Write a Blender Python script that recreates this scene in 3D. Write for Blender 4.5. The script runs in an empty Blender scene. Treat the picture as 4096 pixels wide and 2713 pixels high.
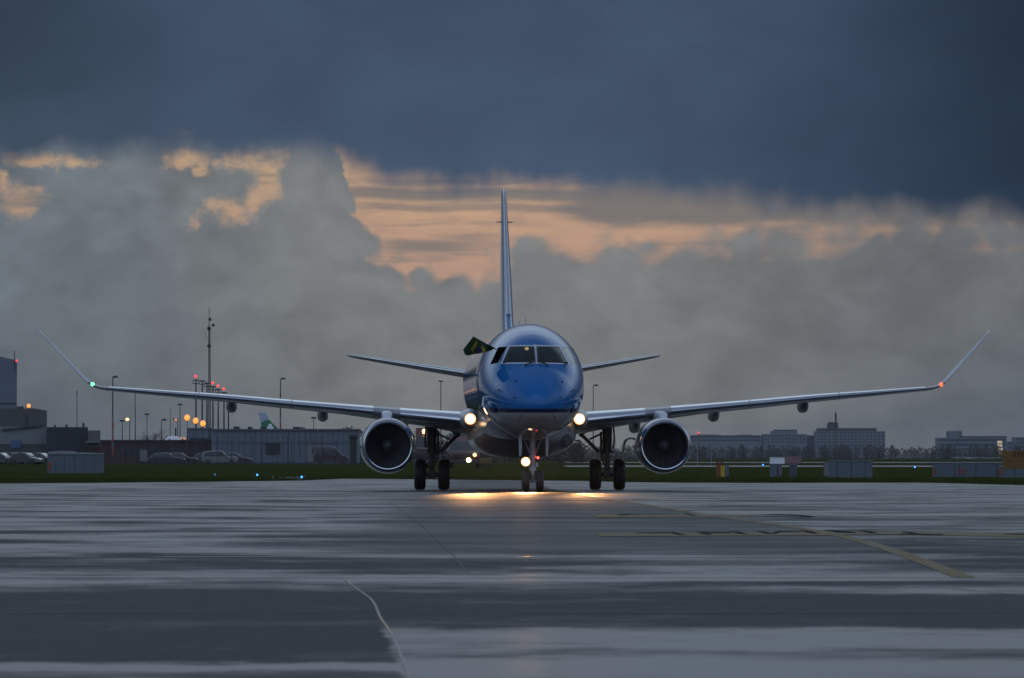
import bpy, bmesh, math, random
import numpy as np
from mathutils import Vector, Matrix
from mathutils.bvhtree import BVHTree

random.seed(7)
rng = np.random.default_rng(11)
sc = bpy.context.scene
col = sc.collection
F = 26000.0          # focal length of the lens, in photograph pixels
HY = 1825.0          # horizon height in the photograph
CAMH = 1.0           # height of the camera over the tarmac, metres

def S(D): return D / F
def X(px, D): return (px - 2048.0) * D / F
def Z(py, D): return CAMH + (HY - py) * D / F
def GD(py): return F * CAMH / (py - HY)          # distance of a ground point

# ------------------------------------------------------------------ materials
class NT:
    def __init__(s, tree): s.t = tree; s.n = tree.nodes; s.l = tree.links
    def node(s, kind, **kw):
        n = s.n.new(kind)
        for k, v in kw.items(): setattr(n, k, v)
        return n
    def put(s, sock, v):
        if v is None: return
        if hasattr(v, 'links'): s.l.new(v, sock)
        else:
            try: sock.default_value = v
            except Exception: sock.default_value = (v[0], v[1], v[2], 1.0)
    def m(s, op, a, b=None, c=None, clamp=False):
        n = s.node('ShaderNodeMath', operation=op); n.use_clamp = clamp
        s.put(n.inputs[0], a); s.put(n.inputs[1], b); s.put(n.inputs[2], c)
        return n.outputs[0]
    def add(s, a, b): return s.m('ADD', a, b)
    def sub(s, a, b): return s.m('SUBTRACT', a, b)
    def mul(s, a, b): return s.m('MULTIPLY', a, b)
    def div(s, a, b): return s.m('DIVIDE', a, b)
    def ss(s, x, lo, hi):
        n = s.node('ShaderNodeMapRange', interpolation_type='SMOOTHSTEP')
        s.put(n.inputs[0], x); s.put(n.inputs[1], lo); s.put(n.inputs[2], hi)
        n.inputs[3].default_value = 0; n.inputs[4].default_value = 1
        return n.outputs[0]
    def mr(s, x, a, b, c, d):
        n = s.node('ShaderNodeMapRange'); n.clamp = True
        s.put(n.inputs[0], x); s.put(n.inputs[1], a); s.put(n.inputs[2], b); s.put(n.inputs[3], c); s.put(n.inputs[4], d)
        return n.outputs[0]
    def mix(s, f, a, b, blend='MIX'):
        n = s.node('ShaderNodeMix', data_type='RGBA', blend_type=blend)
        s.put(n.inputs[0], f); s.put(n.inputs[6], a if hasattr(a, 'links') else (*a, 1)); s.put(n.inputs[7], b if hasattr(b, 'links') else (*b, 1))
        return n.outputs[2]
    def xyz(s, v):
        n = s.node('ShaderNodeSeparateXYZ'); s.put(n.inputs[0], v); return n.outputs
    def vec(s, x, y, z=0.0):
        n = s.node('ShaderNodeCombineXYZ'); s.put(n.inputs[0], x); s.put(n.inputs[1], y); s.put(n.inputs[2], z); return n.outputs[0]
    def noise(s, v, scale, detail=3.0, rough=0.5, dist=0.0, dim='3D'):
        n = s.node('ShaderNodeTexNoise', noise_dimensions=dim)
        s.put(n.inputs['Vector'], v); n.inputs['Scale'].default_value = scale
        n.inputs['Detail'].default_value = detail; n.inputs['Roughness'].default_value = rough
        n.inputs['Distortion'].default_value = dist
        return n.outputs['Fac']
    def curve(s, x, pts, x0, x1, y1):
        n = s.node('ShaderNodeFloatCurve'); c = n.mapping.curves[0]
        pp = [((a - x0) / (x1 - x0), b / y1) for a, b in pts]
        while len(c.points) < len(pp): c.points.new(0.5, 0.5)
        for p, q in zip(c.points, sorted(pp)):
            p.location = q; p.handle_type = 'AUTO_CLAMPED'
        n.mapping.use_clip = False
        n.mapping.update()
        s.put(n.inputs['Value'], s.mr(x, x0, x1, 0.0, 1.0))
        return s.mul(n.outputs[0], y1)

def new_mat(name):
    m = bpy.data.materials.new(name); m.use_nodes = True
    t = NT(m.node_tree); b = m.node_tree.nodes['Principled BSDF']
    return m, t, b

def pmat(name, colr, rough=0.6, metal=0.0, coat=0.0, vary=0.15, scale=3.0, spec=0.5, coat_rough=0.03, bump=0.0):
    m, t, b = new_mat(name)
    tc = t.node('ShaderNodeTexCoord').outputs['Object']
    n = t.noise(tc, scale, 4.0, 0.6)
    f = t.mr(n, 0.3, 0.7, 1 - vary, 1 + vary)
    mx = t.node('ShaderNodeVectorMath', operation='SCALE'); mx.inputs[0].default_value = colr; t.put(mx.inputs[3], f)
    t.put(b.inputs['Base Color'], mx.outputs[0])
    t.put(b.inputs['Roughness'], t.mr(n, 0.3, 0.7, max(0.02, rough * (1 - vary * 0.5)), min(1, rough * (1 + vary * 0.5))))
    b.inputs['Metallic'].default_value = metal
    b.inputs['Coat Weight'].default_value = coat; b.inputs['Coat Roughness'].default_value = coat_rough
    b.inputs['Specular IOR Level'].default_value = spec
    if bump:
        bp = t.node('ShaderNodeBump'); bp.inputs['Strength'].default_value = bump; t.put(bp.inputs['Height'], n)
        t.put(b.inputs['Normal'], bp.outputs[0])
    return m

def emat(name, colr, strength):
    m, t, b = new_mat(name)
    b.inputs['Base Color'].default_value = (0.3, 0.3, 0.3, 1)
    b.inputs['Emission Color'].default_value = (*colr, 1); b.inputs['Emission Strength'].default_value = strength
    return m

# ------------------------------------------------------------------ mesh building
class MB:
    def __init__(s): s.v = []; s.f = []; s.mi = []; s.cur = 0
    def add(s, verts, faces):
        o = len(s.v); s.v += [tuple(p) for p in verts]
        for f in faces: s.f.append(tuple(i + o for i in f)); s.mi.append(s.cur)
        return s
    def box(s, x0, x1, y0, y1, z0, z1, bev=0.0):
        if x1 < x0: x0, x1 = x1, x0
        if y1 < y0: y0, y1 = y1, y0
        if bev <= 0:
            return s.add([(x0,y0,z0),(x1,y0,z0),(x1,y1,z0),(x0,y1,z0),(x0,y0,z1),(x1,y0,z1),(x1,y1,z1),(x0,y1,z1)],
                         [(0,3,2,1),(4,5,6,7),(0,1,5,4),(1,2,6,5),(2,3,7,6),(3,0,4,7)])
        bm = bmesh.new(); bmesh.ops.create_cube(bm, size=1.0)
        for v in bm.verts: v.co = Vector(((x0+x1)/2 + v.co.x*(x1-x0), (y0+y1)/2 + v.co.y*(y1-y0), (z0+z1)/2 + v.co.z*(z1-z0)))
        bmesh.ops.bevel(bm, geom=bm.edges[:], offset=bev, segments=2, affect='EDGES', profile=0.5)
        bm.verts.index_update()
        s.add([v.co for v in bm.verts], [[v.index for v in f.verts] for f in bm.faces]); bm.free(); return s
    def tube(s, pts, r, n=10, caps=True):
        pts = [Vector(p) for p in pts]
        rs = r if isinstance(r, (list, tuple)) else [r] * len(pts)
        vs, fs = [], []
        up = None
        for i, p in enumerate(pts):
            d = (pts[min(i+1, len(pts)-1)] - pts[max(i-1, 0)]).normalized()
            if up is None:
                up = Vector((0, 0, 1)) if abs(d.z) < 0.9 else Vector((1, 0, 0))
            a = d.cross(up).normalized(); b = a.cross(d).normalized(); up = b
            for k in range(n):
                t = 2 * math.pi * k / n
                vs.append(p + (a * math.cos(t) + b * math.sin(t)) * rs[i])
        for i in range(len(pts) - 1):
            for k in range(n):
                fs.append((i*n+k, i*n+(k+1) % n, (i+1)*n+(k+1) % n, (i+1)*n+k))
        if caps:
            fs.append(tuple(range(n))[::-1]); fs.append(tuple((len(pts)-1)*n + k for k in range(n)))
        return s.add(vs, fs)
    def lathe(s, prof, c, axis='y', n=48, close=False):
        # prof: list of (along axis, radius); c: centre point
        vs, fs = [], []
        for a, r in prof:
            for k in range(n):
                t = 2 * math.pi * k / n
                p, q = r * math.cos(t), r * math.sin(t)
                if axis == 'y': vs.append((c[0]+p, c[1]+a, c[2]+q))
                elif axis == 'x': vs.append((c[0]+a, c[1]+p, c[2]+q))
                else: vs.append((c[0]+p, c[1]+q, c[2]+a))
        m = len(prof)
        for i in range(m - 1 if not close else m):
            j = (i + 1) % m
            for k in range(n):
                fs.append((i*n+k, i*n+(k+1) % n, j*n+(k+1) % n, j*n+k))
        return s.add(vs, fs)
    def loft(s, rings, caps=True):
        n = len(rings[0]); vs = [p for r in rings for p in r]; fs = []
        for i in range(len(rings) - 1):
            for k in range(n):
                fs.append((i*n+k, i*n+(k+1) % n, (i+1)*n+(k+1) % n, (i+1)*n+k))
        if caps:
            fs.append(tuple(range(n))[::-1]); fs.append(tuple((len(rings)-1)*n + k for k in range(n)))
        return s.add(vs, fs)
    def prism(s, poly, y0, y1, plane='xz'):
        # poly in the (a, b) plane pushed along the third axis
        def P(a, b, t):
            return (a, t, b) if plane == 'xz' else ((t, a, b) if plane == 'yz' else (a, b, t))
        n = len(poly)
        vs = [P(a, b, y0) for a, b in poly] + [P(a, b, y1) for a, b in poly]
        fs = [tuple(range(n)), tuple(range(2*n-1, n-1, -1))] + [(i, i+n, (i+1) % n + n, (i+1) % n) for i in range(n)]
        return s.add(vs, fs)
    def ball(s, c, r, nu=16, nv=10, sq=(1, 1, 1)):
        vs = []; fs = []
        for i in range(nv + 1):
            ph = math.pi * i / nv
            for k in range(nu):
                t = 2*math.pi*k/nu
                vs.append((c[0]+r*sq[0]*math.sin(ph)*math.cos(t), c[1]+r*sq[1]*math.sin(ph)*math.sin(t), c[2]+r*sq[2]*math.cos(ph)))
        for i in range(nv):
            for k in range(nu):
                fs.append((i*nu+k, (i+1)*nu+k, (i+1)*nu+(k+1) % nu, i*nu+(k+1) % nu))
        return s.add(vs, fs)
    def build(s, name, mats, parent=None, smooth=None, weld=True):
        me = bpy.data.meshes.new(name); me.from_pydata(s.v, [], s.f)
        mats = mats if isinstance(mats, (list, tuple)) else [mats]
        for m in mats: me.materials.append(m)
        me.polygons.foreach_set('material_index', s.mi)
        bm = bmesh.new(); bm.from_mesh(me)
        if weld:
            bmesh.ops.remove_doubles(bm, verts=bm.verts[:], dist=1e-5)
            bmesh.ops.dissolve_degenerate(bm, dist=1e-6, edges=bm.edges[:])
            bmesh.ops.recalc_face_normals(bm, faces=bm.faces[:])
        if smooth is not None:
            ang = math.radians(smooth)
            for f in bm.faces: f.smooth = True
            for e in bm.edges:
                if len(e.link_faces) == 2 and e.calc_face_angle(0) > ang: e.smooth = False
        bm.to_mesh(me); bm.free()
        o = bpy.data.objects.new(name, me); col.objects.link(o)
        if parent is not None: o.parent = parent
        return o

def thing(name, label, cat, loc=(0, 0, 0), rz=0.0, group=None):
    o = bpy.data.objects.new(name, None); col.objects.link(o); o.location = loc; o.rotation_euler = (0, 0, rz)
    o.empty_display_size = 0.3
    o['label'] = label; o['category'] = cat
    if group: o['group'] = group
    return o
def tag(o, label, cat, group=None):
    o['label'] = label; o['category'] = cat
    if group: o['group'] = group
    return o
def kind(o, k): o['kind'] = k; return o
def copy_tree(o, parent=None):
    c = o.copy(); col.objects.link(c)
    if parent is not None: c.parent = parent
    for ch in list(o.children): copy_tree(ch, c)
    return c

# shared materials
M = {}
M['rubber'] = pmat('tyre_rubber', (0.018, 0.017, 0.017), 0.55, vary=0.2, scale=12)
M['gear'] = pmat('gear_steel', (0.10, 0.095, 0.09), 0.45, 0.2, vary=0.3, scale=9)
M['gear_pale'] = pmat('gear_grey_paint', (0.42, 0.42, 0.43), 0.4, vary=0.15, scale=8)
M['black'] = pmat('black_paint', (0.012, 0.012, 0.014), 0.4)
M['darkmetal'] = pmat('dark_pole_metal', (0.05, 0.052, 0.055), 0.5, 0.3)
M['galv'] = pmat('galvanised_steel', (0.28, 0.29, 0.30), 0.45, 0.6)
M['white'] = pmat('white_paint', (0.72, 0.73, 0.74), 0.35, vary=0.06)
M['red'] = pmat('red_paint', (0.35, 0.03, 0.025), 0.4)
M['glass_dark'] = pmat('dark_window_glass', (0.012, 0.015, 0.018), 0.06, vary=0.05)
# ------------------------------------------------------------------ the airliner (u = sideways, v = aft from the nose tip, z = up)
AX, AY, AYAW = 0.69, 178.4, 0.0325
def AW(u, v, z):
    return Vector((AX + u*math.cos(AYAW) - v*math.sin(AYAW), AY + u*math.sin(AYAW) + v*math.cos(AYAW), z))

def text_mesh(body, size):
    cu = bpy.data.curves.new('lettering', 'FONT'); cu.body = body; cu.size = size; cu.align_x = 'CENTER'
    o = bpy.data.objects.new('lettering', cu); col.objects.link(o)
    dg = bpy.context.evaluated_depsgraph_get(); dg.update()
    me = bpy.data.meshes.new_from_object(o.evaluated_get(dg))
    vs = [(v.co.x, v.co.y) for v in me.vertices]; fs = [tuple(p.vertices) for p in me.polygons]
    bpy.data.objects.remove(o); bpy.data.curves.remove(cu); bpy.data.meshes.remove(me)
    return vs, fs

def pchip(xs, ys):
    xs = np.array(xs, float); ys = np.array(ys, float)
    h = np.diff(xs); d = np.diff(ys) / h; m = np.zeros(len(xs))
    m[0], m[-1] = d[0], d[-1]
    for i in range(1, len(xs)-1):
        if d[i-1]*d[i] > 0:
            w1, w2 = 2*h[i]+h[i-1], h[i]+2*h[i-1]
            m[i] = (w1+w2) / (w1/d[i-1] + w2/d[i])
    def f(x):
        x = min(max(x, xs[0]), xs[-1]); i = min(int(np.searchsorted(xs, x, 'right'))-1, len(xs)-2); i = max(i, 0)
        t = (x-xs[i])/h[i]
        return float((2*t**3-3*t**2+1)*ys[i] + (t**3-2*t**2+t)*h[i]*m[i] + (-2*t**3+3*t**2)*ys[i+1] + (t**3-t**2)*h[i]*m[i+1])
    return f

FUS = [(0.00,0.02,2.44,2.40,2.42),(0.05,0.20,2.62,2.23,2.42),(0.2,0.39,2.80,2.06,2.43),(0.5,0.62,3.02,1.90,2.45),(1.0,0.88,3.27,1.74,2.5),
       (1.5,1.06,3.46,1.64,2.57),(1.8,1.14,3.57,1.60,2.61),(2.0,1.185,3.67,1.575,2.64),(2.5,1.29,3.92,1.53,2.72),(3.0,1.37,4.13,1.49,2.8),
       (3.5,1.43,4.30,1.465,2.88),(4.0,1.465,4.44,1.445,2.96),(5.0,1.497,4.63,1.425,3.06),(6.0,1.505,4.73,1.42,3.12),(7.0,1.505,4.77,1.42,3.14),
       (20.5,1.505,4.77,1.42,3.14),(22.5,1.48,4.77,1.55,3.2),(24,1.41,4.77,1.80,3.3),(26,1.2,4.75,2.3,3.55),(28,0.90,4.68,2.85,3.8),
       (30,0.55,4.55,3.4,4.0),(31.2,0.28,4.38,3.75,4.08),(31.6,0.16,4.28,3.9,4.1)]
_v = [r[0] for r in FUS]
fw, ft, fb, fm = (pchip([math.sqrt(x) for x in _v], [r[k] for r in FUS]) for k in (1, 2, 3, 4))
def fus_ring(v, n=80, grow=0.0):
    s = math.sqrt(v); w, zt, zb, zm = fw(s), ft(s), fb(s), fm(s); out = []
    for k in range(n):
        t = 2*math.pi*k/n; c, q = math.cos(t), math.sin(t)
        out.append(((w+grow)*c, v, zm + ((zt-zm+grow) if q > 0 else (zm-zb+grow))*q))
    return out
stations = sorted(set([0.0, 0.02, 0.05, 0.1, 0.15] + [round(0.2+0.1*i, 3) for i in range(59)] + [6.5, 7.0] + [8+i*1.0 for i in range(13)] + [20.5+i*0.5 for i in range(22)] + [31.2, 31.4, 31.6]))

jet = thing('jet_airliner', 'blue twin engine airliner facing the camera on the wet tarmac with landing lights on', 'airliner', (AX, AY, 0), AYAW)

def livery():
    m, t, b = new_mat('airliner_livery_paint')
    p = t.xyz(t.node('ShaderNodeTexCoord').outputs['Object'])
    v, z = p[1], p[2]
    edge = t.add(2.30, t.mul(v, 0.012))
    lo = t.ss(z, t.sub(edge, 0.115), t.sub(edge, 0.105)); hi = t.ss(z, t.sub(edge, 0.005), t.add(edge, 0.005))
    c = t.mix(lo, (0.34, 0.335, 0.335), (0.012, 0.014, 0.05))
    c = t.mix(hi, c, (0.007, 0.116, 0.335))
    n = t.noise(t.node('ShaderNodeTexCoord').outputs['Object'], 1.3, 5, 0.6)
    # thin skin joints round the nose
    jt = None
    for q in (0.95, 4.35, 5.6, 9.2, 13.0, 17.0, 21.0, 25.0):
        d = t.m('ABSOLUTE', t.sub(v, q)); k = t.sub(1.0, t.ss(d, 0.004, 0.009)); jt = k if jt is None else t.m('MAXIMUM', jt, k)
    c = t.mix(t.mul(jt, 0.45), c, (0.01, 0.012, 0.02))
    c2 = t.node('ShaderNodeVectorMath', operation='SCALE'); t.put(c2.inputs[0], c); t.put(c2.inputs[3], t.mr(n, 0.3, 0.7, 0.9, 1.08))
    t.put(b.inputs['Base Color'], c2.outputs[0])
    b.inputs['Roughness'].default_value = 0.35; b.inputs['Specular IOR Level'].default_value = 0.0; b.inputs['Coat Weight'].default_value = 0.85
    t.put(b.inputs['Coat Roughness'], t.mr(n, 0.3, 0.7, 0.025, 0.06))
    b.inputs['Coat IOR'].default_value = 1.45
    return m
M['livery'] = livery()
M['cockpit'] = pmat('cockpit_lining', (0.035, 0.033, 0.032), 0.8)
M['frame_metal'] = pmat('windscreen_frame_metal', (0.55, 0.58, 0.64), 0.4, 0.2, vary=0.06)
M['wing_grey'] = pmat('wing_grey_paint', (0.27, 0.275, 0.29), 0.35, vary=0.10, scale=1.2, coat=0.3, coat_rough=0.2)
M['slat_metal'] = pmat('polished_leading_edge_metal', (0.78, 0.80, 0.83), 0.24, 1.0, vary=0.06, scale=2.0)
M['lip_metal'] = pmat('polished_inlet_lip_metal', (0.66, 0.68, 0.72), 0.22, 1.0, vary=0.08, scale=3.0)
M['nacelle'] = pmat('nacelle_grey_paint', (0.24, 0.25, 0.28), 0.30, vary=0.10, coat=0.8)
M['pylon'] = pmat('pylon_pale_paint', (0.62, 0.64, 0.68), 0.4, vary=0.05)
M['inlet'] = pmat('inlet_liner', (0.05, 0.05, 0.052), 0.6)
M['fan'] = pmat('fan_blade_titanium', (0.16, 0.16, 0.17), 0.45, 0.7)

def wind_glass():
    m, t, b = new_mat('cockpit_glass'); nt = m.node_tree; out = nt.nodes['Material Output']
    tr = t.node('ShaderNodeBsdfTransparent'); tr.inputs[0].default_value = (0.45, 0.47, 0.47, 1)
    gl = t.node('ShaderNodeBsdfGlossy'); gl.inputs[0].default_value = (0.9, 0.95, 0.95, 1); gl.inputs['Roughness'].default_value = 0.04
    fr = t.node('ShaderNodeFresnel'); fr.inputs[0].default_value = 1.42
    mx = t.node('ShaderNodeMixShader'); t.put(mx.inputs[0], t.m('MULTIPLY_ADD', fr.outputs[0], 0.9, 0.01))
    nt.links.new(tr.outputs[0], mx.inputs[1]); nt.links.new(gl.outputs[0], mx.inputs[2]); nt.links.new(mx.outputs[0], out.inputs[0])
    return m
M['windscreen'] = wind_glass()

fus = MB().loft([fus_ring(v) for v in stations]).build('fuselage', [M['livery'], M['cockpit']], jet, smooth=60)
bv = BVHTree.FromPolygons([v.co.copy() for v in fus.data.vertices], [tuple(p.vertices) for p in fus.data.polygons])
def on_nose(u, z, off=0.0):
    h = bv.ray_cast(Vector((u, -3, z)), Vector((0, 1, 0)))
    if h[0] is None: return Vector((u, 4.0, z))
    n = h[1] if h[1].y < 0 or abs(h[1].y) < 1e-6 else -h[1]
    return h[0] + n * off
def on_side(sg, v, z, off=0.0):
    h = bv.ray_cast(Vector((sg*4, v, z)), Vector((-sg, 0, 0)))
    return h[0] + Vector((sg, 0, 0)) * off if h[0] is not None else Vector((sg*1.5, v, z))

# front view outlines of the panes (u, z)
PL = [(-0.665,4.075),(0.015,4.075),(0.015,3.585),(-0.905,3.575)]       # viewer's left
PR = [(0.085,4.075),(0.735,4.07),(0.985,3.56),(0.09,3.585)]
SR = [(0.79,4.045),(1.075,4.045),(1.235,3.58),(1.03,3.55)]
SL = [(-0.72,4.06),(-0.955,4.055),(-1.20,3.56),(-0.985,3.60)]
def patch(q, off, nu=18, nv=10, thick=0.0):
    a, b_, c, d = [Vector((p[0], p[1])) for p in q]; vs = []; fs = []
    for j in range(nv+1):
        for i in range(nu+1):
            s_, t_ = i/nu, j/nv
            p = (a*(1-s_)+b_*s_)*(1-t_) + (d*(1-s_)+c*s_)*t_
            vs.append(on_nose(p.x, p.y, off))
    for j in range(nv):
        for i in range(nu):
            k = j*(nu+1)+i; fs.append((k, k+1, k+nu+2, k+nu+1))
    return vs, fs
def strip(path, wdt, off, thick=0.012, seg=14):
    # a flat bar following the nose surface along a front-view path
    m = MB()
    for (p, q) in zip(path[:-1], path[1:]):
        p, q = Vector(p), Vector(q); d = (q-p).normalized(); n = Vector((-d.y, d.x))*wdt/2
        vs = []; fs = []
        for i in range(seg+1):
            c = p + (q-p)*(i/seg) + d*(wdt/2*(-1 if i == 0 else (1 if i == seg else 0)))
            for e in (n, -n):
                for of in (off-thick, off):
                    vs.append(on_nose(c.x+e.x, c.y+e.y, of))
        for i in range(seg):
            k = i*4
            fs += [(k+1,k+3,k+7,k+5),(k,k+4,k+6,k+2),(k,k+1,k+5,k+4),(k+2,k+6,k+7,k+3)]
        fs += [(0,2,3,1),(seg*4,seg*4+1,seg*4+3,seg*4+2)]
        m.add(vs, fs)
    return m
# cut the cockpit windows out of the nose
def cut(prism_mb):
    c = prism_mb.build('cutter', M['cockpit'], jet)
    md = fus.modifiers.new('cut', 'BOOLEAN'); md.operation = 'DIFFERENCE'; md.object = c; md.solver = 'EXACT'
    try: md.material_mode = 'TRANSFER'
    except Exception: pass
    dg = bpy.context.evaluated_depsgraph_get(); dg.update()
    me = bpy.data.meshes.new_from_object(fus.evaluated_get(dg))
    fus.modifiers.clear(); old = fus.data; fus.data = me; bpy.data.meshes.remove(old); me.name = 'fuselage'
    cm = c.data; bpy.data.objects.remove(c); bpy.data.meshes.remove(cm)
cut(MB().prism(PL, -0.5, 4.3)); cut(MB().prism(PR, -0.5, 4.3)); cut(MB().prism(SR, -0.5, 4.2))
cut(MB().prism(SL, -0.5, 4.5))
for q, nm in ((PL, 'windscreen_pane'), (PR, 'windscreen_pane'), (SR, 'side_window_pane')):
    vs, fs = patch(q, -0.004)
    o = MB().add(vs, fs).build(nm, M['windscreen'], fus, smooth=60)
    md = None
fr = strip([PL[0], (0.05, 4.075), PR[1], PR[2], (0.05, 3.575), PL[3], PL[0]], 0.030, 0.010)
fr.build('windscreen_frame', M['frame_metal'], fus, smooth=40)
MB_post = strip([(0.05, 4.07), (0.05, 3.58)], 0.062, 0.014); MB_post.build('windscreen_post', M['frame_metal'], fus, smooth=40)
for s in (-1, 1):
    w = MB()
    pth = [on_nose(0.05+s*0.045, 4.0, 0.03), on_nose(0.05+s*0.04, 3.62, 0.035), on_nose(0.05+s*0.05, 3.575, 0.05), on_nose(0.05+s*0.16, 3.545, 0.05), on_nose(0.05+s*0.30, 3.50, 0.04)]
    w.tube(pth, 0.018, 6); w.ball(on_nose(0.05+s*0.30, 3.50, 0.03), 0.032, 10, 6)
    w.build('windscreen_wiper', M['black'], fus, smooth=50)
# cockpit fittings seen through the glass
for s in (-1, 1):
    st = MB().box(0.05+s*0.48-0.2, 0.05+s*0.48+0.2, 3.9, 4.05, 3.3, 3.88, 0.04); st.box(0.05+s*0.48-0.11, 0.05+s*0.48+0.11, 3.92, 4.03, 3.89, 4.06, 0.03)
    st.build('pilot_seat', M['black'], fus, smooth=40)
MB().box(-0.85, 0.95, 2.35, 2.75, 3.58, 3.62, 0.01).build('instrument_coaming', M['cockpit'], fus)
MB().ball((-0.16, 3.6, 4.01), 0.045, 12, 8, (1.3, 1, 1)).build('cockpit_lamp', emat('cockpit_lamp_glow', (1, 0.72, 0.4), 0.9), fus, smooth=60)
# small fittings on the nose
for u, z in ((-0.56, 3.06), (0.74, 3.06)):
    f = MB(); p = on_nose(u, z); f.lathe([(-0.035, 0.004), (-0.03, 0.03), (0.02, 0.034)], p, 'y', 12); f.box(u-0.035, u+0.035, p.y-0.02, p.y+0.01, z-0.008, z+0.008)
    f.build('flow_vane', M['black'], fus, smooth=50)
for s, z in ((-1, 2.84), (1, 2.84), (-1, 2.62), (1, 2.62)):
    u0 = 0.03 + s*(1.02 if z > 2.7 else 0.62); f = MB(); p = on_nose(u0, z)
    ln = 0.2 if z > 2.7 else 0.07
    f.tube([p, p+Vector((s*0.05, -0.03, -0.01)), p+Vector((s*0.05, -ln, -0.03))], [0.02, 0.015, 0.006], 8)
    if z > 2.7: f.tube([p+Vector((s*-0.10, -0.05, 0.01)), p+Vector((s*0.13, -0.04, -0.05))], 0.010, 6)
    f.build('pitot_probe', M['gear'], fus, smooth=50)
for s in (-1, 1):     # lines of the radome cover under the nose
    strip([(0.03+s*0.42, 2.16), (0.03+s*0.50, 1.98)], 0.018, 0.004).build('access_panel_seam', M['black'], fus)
vs, fs = text_mesh('XK', 0.15)
lm = MB().add([on_nose(0.03 + x*1.0, 4.355 + y*0.62, 0.004) for x, y in vs], fs).build('registration_letters', pmat('letter_paint', (0.16, 0.26, 0.42), 0.4), fus, weld=False)
# cabin windows and doors down both sides
for s in (-1, 1):
    for i in range(19):
        v = 7.6 + i*0.80
        if abs(v-9.4) < 0.1: continue
        m = MB(); vs = []; N = 16
        for k in range(N):
            t = 2*math.pi*k/N
            c, q = math.cos(t), math.sin(t)
            vs.append(on_side(s, v + 0.13*math.copysign(abs(c)**0.6, c), 3.42 + 0.19*math.copysign(abs(q)**0.6, q), 0.006))
        m.add(vs, [tuple(range(N))]); m.build('cabin_window', M['glass_dark'], fus)
    for v0, v1, z0, z1 in ((5.0, 5.72, 2.35, 4.05), (25.2, 25.8, 2.75, 4.05)):
        m = MB()
        pts = [(v0, z0), (v1, z0), (v1, z1), (v0, z1), (v0, z0)]
        for (a, b_), (c, d) in zip(pts[:-1], pts[1:]):
            for k in range(8):
                p = on_side(s, a+(c-a)*k/8, b_+(d-b_)*k/8, 0.003); q = on_side(s, a+(c-a)*(k+1)/8, b_+(d-b_)*(k+1)/8, 0.003)
                m.tube([p, q], 0.008, 5)
        m.build('cabin_door_seam', M['black'], fus)
for v, h in ((9.0, 0.28), (14.5, 0.3)):
    MB().loft([[(sx*0.012*(1-k*0.4), v+k*0.14+dy*(0.16-k*0.06), 4.75+h*k) for sx, dy in ((0, -1), (1, 0), (0, 1), (-1, 0))] for k in (0, 0.5, 1)]).build('blade_antenna', M['livery'], fus)

# belly fairing
rings = []
for i in range(25):
    v = 8.2 + i*(20.0-8.2)/24
    k = min(1, max(0, (v-8.2)/2.6)) * min(1, max(0, (20.0-v)/3.5)); k = k*k*(3-2*k)
    a = 1.18+0.35*k; zb = 1.47-0.53*k; zc = 1.75; ring = []
    for q in range(48):
        t = 2*math.pi*q/48; c, s_ = math.cos(t), math.sin(t); e = 2/2.5
        ring.append((a*math.copysign(abs(c)**e, c), v, zc + (0.6 if s_ > 0 else (zc-zb))*math.copysign(abs(s_)**e, s_)))
    rings.append(ring)
MB().loft(rings).build('belly_fairing', pmat('belly_grey_paint', (0.27, 0.265, 0.265), 0.3, coat=0.6, vary=0.12, scale=1.5), jet, smooth=50)

# ------------------------------------------------------------------ wings
def foil(n=14):
    up = []
    for i in range(n+1):
        x = 0.5*(1-math.cos(math.pi*i/n)); y = 5*(0.2969*math.sqrt(x)-0.126*x-0.3516*x*x+0.2843*x**3-0.1036*x**4); up.append((x, y))
    return up                                        # y for thickness ratio 1 (half thickness)
FO = foil()
def wing_sec(u, vle, ch, zle, zte, th, nrm=(0, 1), span=(1, 0)):
    # returns ring of points: upper TE -> LE -> lower TE ; thickness direction nrm in (u, z)
    ring = []
    for x, y in reversed(FO):
        zc = zle + (zte-zle)*x; d = th*y*1.05
        ring.append((u + nrm[0]*d, vle+ch*x, zc + nrm[1]*d))
    for x, y in FO[1:]:
        zc = zle + (zte-zle)*x; d = th*y*0.95
        ring.append((u - nrm[0]*d, vle+ch*x, zc - nrm[1]*d))
    return ring
WT = [  # u, v of leading edge, chord, top z, bottom z
    (0.7, 9.75, 6.4, 2.34, 1.60), (1.5, 10.3, 5.95, 2.36, 1.66), (2.6, 10.9, 5.25, 2.40, 1.86), (4.35, 11.75, 4.0, 2.50, 2.12), (5.2, 12.17, 3.68, 2.556, 2.24),
    (7.1, 13.1, 3.05, 2.705, 2.44), (8.75, 13.92, 2.55, 2.845, 2.62), (10.6, 14.85, 1.98, 2.97, 2.80), (12.3, 15.7, 1.5, 3.085, 2.97)]
_wf = [pchip([r[0] for r in WT], [r[k] for r in WT]) for k in range(1, 5)]
def wing_at(u):
    vle, ch, zt, zb = (f(u) for f in _wf); T = zt-zb
    th = 0.96*T                                       # metres of full thickness
    return vle, ch, zt-0.52*th, zb+0.22*T, th
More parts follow.
